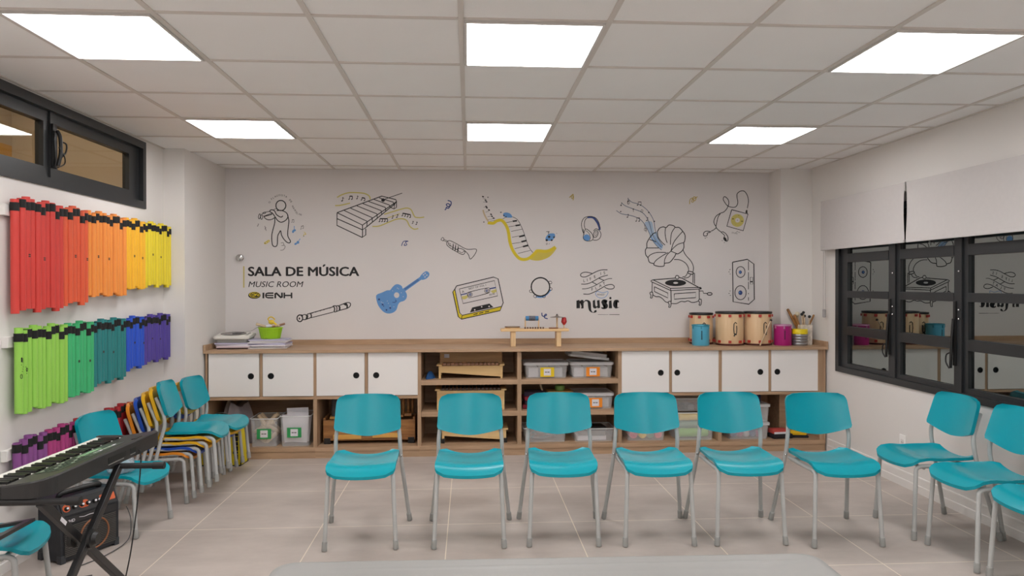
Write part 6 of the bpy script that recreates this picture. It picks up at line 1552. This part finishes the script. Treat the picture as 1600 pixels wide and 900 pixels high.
'mp3':[('k','s',6,[2403,2061,2431,2075,2454,2100,2438,2128,2431,2160,2453,2209,2496,2238,2532,2252,2564,2288,2582,2337,2572,2379,2539,2404,2525,2379,2543,2344,2572,2312,2618,2298,2655,2306,2673,2345,2665,2401,2669,2436,2705,2461,2741,2457,2770,2416,2781,2359,2770,2289]),
('k','s',6,[2496,2234,2474,2202,2460,2146,2454,2100,2482,2068,2510,2051]),
('k','s',6,[2403,2054,2359,2061,2331,2047,2327,2019,2349,2012,2367,2026,2363,2040,2395,2050]),
('k','s',6,[2503,2051,2539,2019,2534,1998,2554,1963,2572,1970,2572,2005,2547,2040,2514,2058]),
('k','b',0,[2534,2002,2526,1987,2543,1963,2561,1963,2554,1991]),
('k','p',5,[2338,1994,2349,1990]),
('k','p',5,[2356,2001,2363,1999]),
('k','p',5,[2511,1970,2518,1966]),
('k','p',5,[2536,1952,2538,1945]),
('w','f',0,[2611,2275,2777,2232,2728,2066,2562,2111]),
('k','p',7,[2611,2275,2777,2232,2728,2066,2562,2111,2611,2275]),
('k','f',0,[2756,2271,2770,2275,2772,2236,2750,2245]),
('p','f',0,[2736,2168,2732,2149,2723,2131,2708,2117,2690,2108,2669,2104,2649,2107,2630,2116,2615,2130,2606,2148,2603,2168,2606,2187,2615,2205,2630,2219,2648,2228,2669,2232,2690,2229,2708,2220,2723,2206,2732,2188]),
('w','f',0,[2694,2170,2693,2163,2690,2157,2685,2151,2678,2148,2671,2147,2663,2148,2656,2151,2651,2156,2648,2163,2647,2170,2648,2177,2651,2184,2656,2189,2663,2192,2670,2193,2678,2192,2684,2189,2690,2184,2693,2177]),
('k', 't', ['+', 18.0, 0, 0, 0, 0], [2663, 2161]),
('k', 't', ['+', 16.6, 0, 0, 0, 0], [2676, 2209]),
('k', 't', ['-', 16.6, 0, 0, 0, 0], [2651, 2126]),
('k','f',0,[2634,2183,2634,2182,2632,2181,2630,2180,2627,2179,2624,2179,2621,2179,2618,2180,2616,2181,2615,2182,2614,2183,2615,2185,2616,2186,2618,2187,2621,2187,2624,2188,2627,2187,2630,2187,2632,2186,2634,2185]),
('k','f',0,[2726,2160,2726,2158,2724,2157,2722,2156,2719,2156,2716,2156,2713,2156,2710,2156,2708,2157,2706,2158,2706,2160,2706,2161,2708,2162,2710,2163,2713,2164,2716,2164,2719,2164,2722,2163,2724,2162,2726,2161]),
('g', 't', ['iPod', 15.2, -12, 0, 0, 0], [2658, 2051]),
('g', 't', ['shuffle', 16.6, -12, 0, 0, 0], [2611, 2042])],
'speaker':[('k','p',8,[2620,1753,2771,1782,2837,1735,2842,1383,2786,1335,2626,1360,2620,1753]),
('k','p',5,[2782,1762,2782,1672]),
('k','p',5,[2782,1654,2782,1570]),
('k','p',5,[2782,1558,2782,1483]),
('k','p',5,[2782,1447,2782,1435]),
('k','p',5,[2782,1404,2782,1371]),
('w','f',0,[2747,1655,2745,1639,2739,1624,2729,1612,2716,1604,2702,1601,2688,1604,2675,1612,2665,1624,2659,1639,2656,1655,2659,1672,2665,1687,2675,1699,2688,1707,2702,1709,2716,1707,2729,1699,2739,1687,2745,1672]),
('k','o',6,[2747,1655,2745,1639,2739,1624,2729,1612,2716,1604,2702,1601,2688,1604,2675,1612,2665,1624,2659,1639,2656,1655,2659,1672,2665,1687,2675,1699,2688,1707,2702,1709,2716,1707,2729,1699,2739,1687,2745,1672]),
('n','f',0,[2715,1654,2714,1649,2712,1644,2708,1641,2704,1638,2699,1637,2694,1638,2689,1641,2686,1644,2684,1649,2683,1654,2684,1659,2686,1664,2689,1668,2694,1670,2699,1671,2704,1670,2708,1668,2712,1664,2714,1659]),
('b','f',0,[2702,1655,2702,1653,2701,1651,2699,1650,2698,1648,2696,1648,2694,1648,2692,1650,2691,1651,2690,1653,2690,1655,2690,1658,2691,1660,2692,1661,2694,1662,2696,1663,2698,1662,2699,1661,2701,1660,2702,1658]),
('w','f',0,[2759,1450,2756,1428,2748,1409,2735,1393,2719,1383,2701,1380,2684,1383,2667,1393,2655,1409,2646,1428,2644,1450,2646,1471,2655,1491,2667,1506,2683,1516,2701,1519,2719,1516,2735,1506,2748,1491,2756,1471]),
('k','o',6,[2759,1450,2756,1428,2748,1409,2735,1393,2719,1383,2701,1380,2684,1383,2667,1393,2655,1409,2646,1428,2644,1450,2646,1471,2655,1491,2667,1506,2683,1516,2701,1519,2719,1516,2735,1506,2748,1491,2756,1471]),
('n','f',0,[2721,1450,2720,1443,2717,1436,2712,1431,2707,1428,2700,1427,2694,1428,2688,1431,2683,1436,2680,1443,2679,1450,2680,1457,2683,1463,2688,1468,2694,1471,2700,1473,2707,1471,2712,1468,2717,1463,2720,1457]),
('b','f',0,[2698,1453,2698,1450,2697,1448,2696,1446,2694,1445,2692,1444,2690,1445,2689,1446,2687,1448,2686,1450,2686,1453,2686,1455,2687,1458,2688,1460,2690,1461,2692,1461,2694,1461,2696,1460,2697,1458,2698,1455]),
('k','p',4,[2800,1603,2826,1603,2826,1534,2800,1534,2800,1603]),
('k','f',0,[2800,1565,2826,1565,2826,1553,2800,1553]),
('k','p',5,[2589,1675,2599,1684]),
('k','p',5,[2580,1659,2589,1655]),
('k','p',5,[2593,1639,2599,1633]),
('k','p',5,[2591,1465,2600,1468]),
('k','p',5,[2580,1443,2590,1443]),
('k','p',5,[2594,1425,2602,1421])],
}
# ---------------------------------------------------------------- drawings and lettering applied to the back wall (x, z in mm on the wall)
DM = {'k': mat('vinyl_black', '141214', .6, .03, 9), 'y': mat('vinyl_yellow', 'd8c21e', .6, .03, 9), 'p': mat('vinyl_pale_yellow', 'c9bd6a', .6, .03, 9), 'q': mat('vinyl_gold', 'bda54e', .6, .03, 9), 'v': mat('vinyl_soft_yellow', 'cdbb4a', .6, .03, 9),
      'b': mat('vinyl_blue', '5f93cc', .6, .03, 9), 'n': mat('vinyl_navy', '2f4480', .6, .03, 9), 'm': mat('vinyl_steel_blue', '55647e', .6, .03, 9), 'l': mat('vinyl_light_blue', 'a9bdd4', .6, .03, 9),
      'w': mat('vinyl_white', 'd6d0cf', .6, .02, 9), 'g': mat('vinyl_grey', '6d6869', .6, .03, 9), 'r': mat('vinyl_peach', 'c4b08f', .6, .03, 9), 's': mat('vinyl_sand', 'c8b86a', .6, .03, 9)}
def ribbon(mb, P, w, closed, y):
    n = len(P); L = []
    for i in range(n):
        a = P[i - 1] if (i or closed) else P[i]; b = P[(i + 1) % n] if (i < n - 1 or closed) else P[i]
        d = Vector((b[0] - a[0], b[1] - a[1])); d = d.normalized() if d.length > 1e-9 else Vector((1, 0)); nx = Vector((-d.y, d.x)) * w / 2
        L.append((mb.bm.verts.new((P[i][0] + nx.x, y, P[i][1] + nx.y)), mb.bm.verts.new((P[i][0] - nx.x, y, P[i][1] - nx.y))))
    for i in range(n if closed else n - 1):
        A, B = L[i], L[(i + 1) % n]; mb._f([A[0], A[1], B[1], B[0]])
def decal(key, name, label, cat='wall drawing'):
    ent = DECALS[key]; xs = []; zs = []
    for e in ent: xs += e[3][0::2]; zs += e[3][1::2]
    cx, cz = (min(xs) + max(xs)) / 2000, (min(zs) + max(zs)) / 2000
    mb = MB(); lay = 0
    for (c, k, w, P) in ent:
        mb.use(DM[c]); lay += 1; y = -.0008 - lay * .00003
        if k == 't':
            txt, mm, ang, sh, bo, wid = w
            M_ = Matrix.Translation((P[0] / 1000 - cx, y, P[1] / 1000 - cz)) @ Matrix.Rotation(-math.radians(ang), 4, 'Y')
            textmesh(mb, txt, mm / 1000, M_, sh, bo, wid / 1000 if wid else None); continue
        Q = [(P[i] / 1000 - cx, P[i + 1] / 1000 - cz) for i in range(0, len(P), 2)]
        if k in 'sc' or k == 'b':
            Q = [(v.x, v.y) for v in spline([(a, b, 0) for a, b in Q], 6, k != 's')]
        if k in 'fb': mb._f([mb.bm.verts.new((a, y, b)) for a, b in Q])
        else: ribbon(mb, Q, w / 1000 * 1.25, k in 'co', y)
    bm = mb.bm
    bmesh.ops.triangulate(bm, faces=[f for f in bm.faces if len(f.verts) > 4])
    for f in bm.faces:
        f.normal_update()
        if f.normal.y > 0: f.normal_flip()
    me = bpy.data.meshes.new(name); bm.to_mesh(me); bm.free()
    for q in mb.mats: me.materials.append(q)
    o = bpy.data.objects.new(name, me); COL.objects.link(o); o.location = (cx, YB, cz); return tag(o, label, cat)
decal('piper', 'piper_drawing', 'wall drawing of an outlined faceless figure playing a pipe under an arc of lettering')
decal('xylo', 'xylophone_drawing', 'wall drawing of an outlined xylophone with yellow note ribbons')
decal('cassette', 'cassette_drawing', 'wall drawing of a tilted cassette tape with yellow edges')
sg = thing('room_sign', 'black lettering SALA DE MÚSICA and MUSIC ROOM on the back wall', 'sign', (-1.6, YB, 1.62))
for key, nm in (('sign', 'title_lettering'), ('sub', 'subtitle_lettering'), ('bar', 'side_line')):
    o = decal(key, nm, 'x'); del o['label']; del o['category']
    o.location = o.location - sg.location; o.parent = sg
decal('logo', 'wall_logo', 'small yellow oval emblem with four wide black letters below the room sign', 'logo')
decal('recorder', 'recorder_drawing', 'wall drawing of a slanted recorder flute in black outline')
decal('guitar', 'guitar_drawing', 'wall drawing of a blue guitar with white speckles')
decal('trumpet', 'trumpet_drawing', 'wall drawing of a small outlined trumpet')
decal('road', 'piano_road_drawing', 'wall drawing of a winding piano key road with yellow edge and blue cars')
decal('swirl_a', 'swirl_drawing', 'navy squiggle drawn on the wall left of the piano key road')
decal('swirl_b', 'swirl_drawing', 'small navy squiggle drawn on the wall below the xylophone drawing')
decal('swirl_c', 'swirl_drawing', 'gold squiggle drawn on the wall above the headphones')
decal('swirl_d', 'swirl_drawing', 'gold squiggle drawn on the wall between the gramophone horn and the earphones')
decal('swirl_e', 'swirl_drawing', 'navy squiggle drawn on the wall beside the cymbal of the pine bench')
decal('phones', 'headphones_drawing', 'wall drawing of blue and white headphones')
decal('tamb', 'tambourine_drawing', 'wall drawing of a tambourine with blue shading')
decal('music', 'slogan_lettering', 'wall lettering LIFE IS FLAT WITHOUT music with curled ribbons', 'lettering')
decal('gramo', 'gramophone_drawing', 'wall drawing of a gramophone with blue notes streaming from its horn')
decal('mp3', 'music_player_drawing', 'wall drawing of a square music player with yellow dial and earphones')
decal('speaker', 'loudspeaker_drawing', 'wall drawing of a tall loudspeaker with two cones')
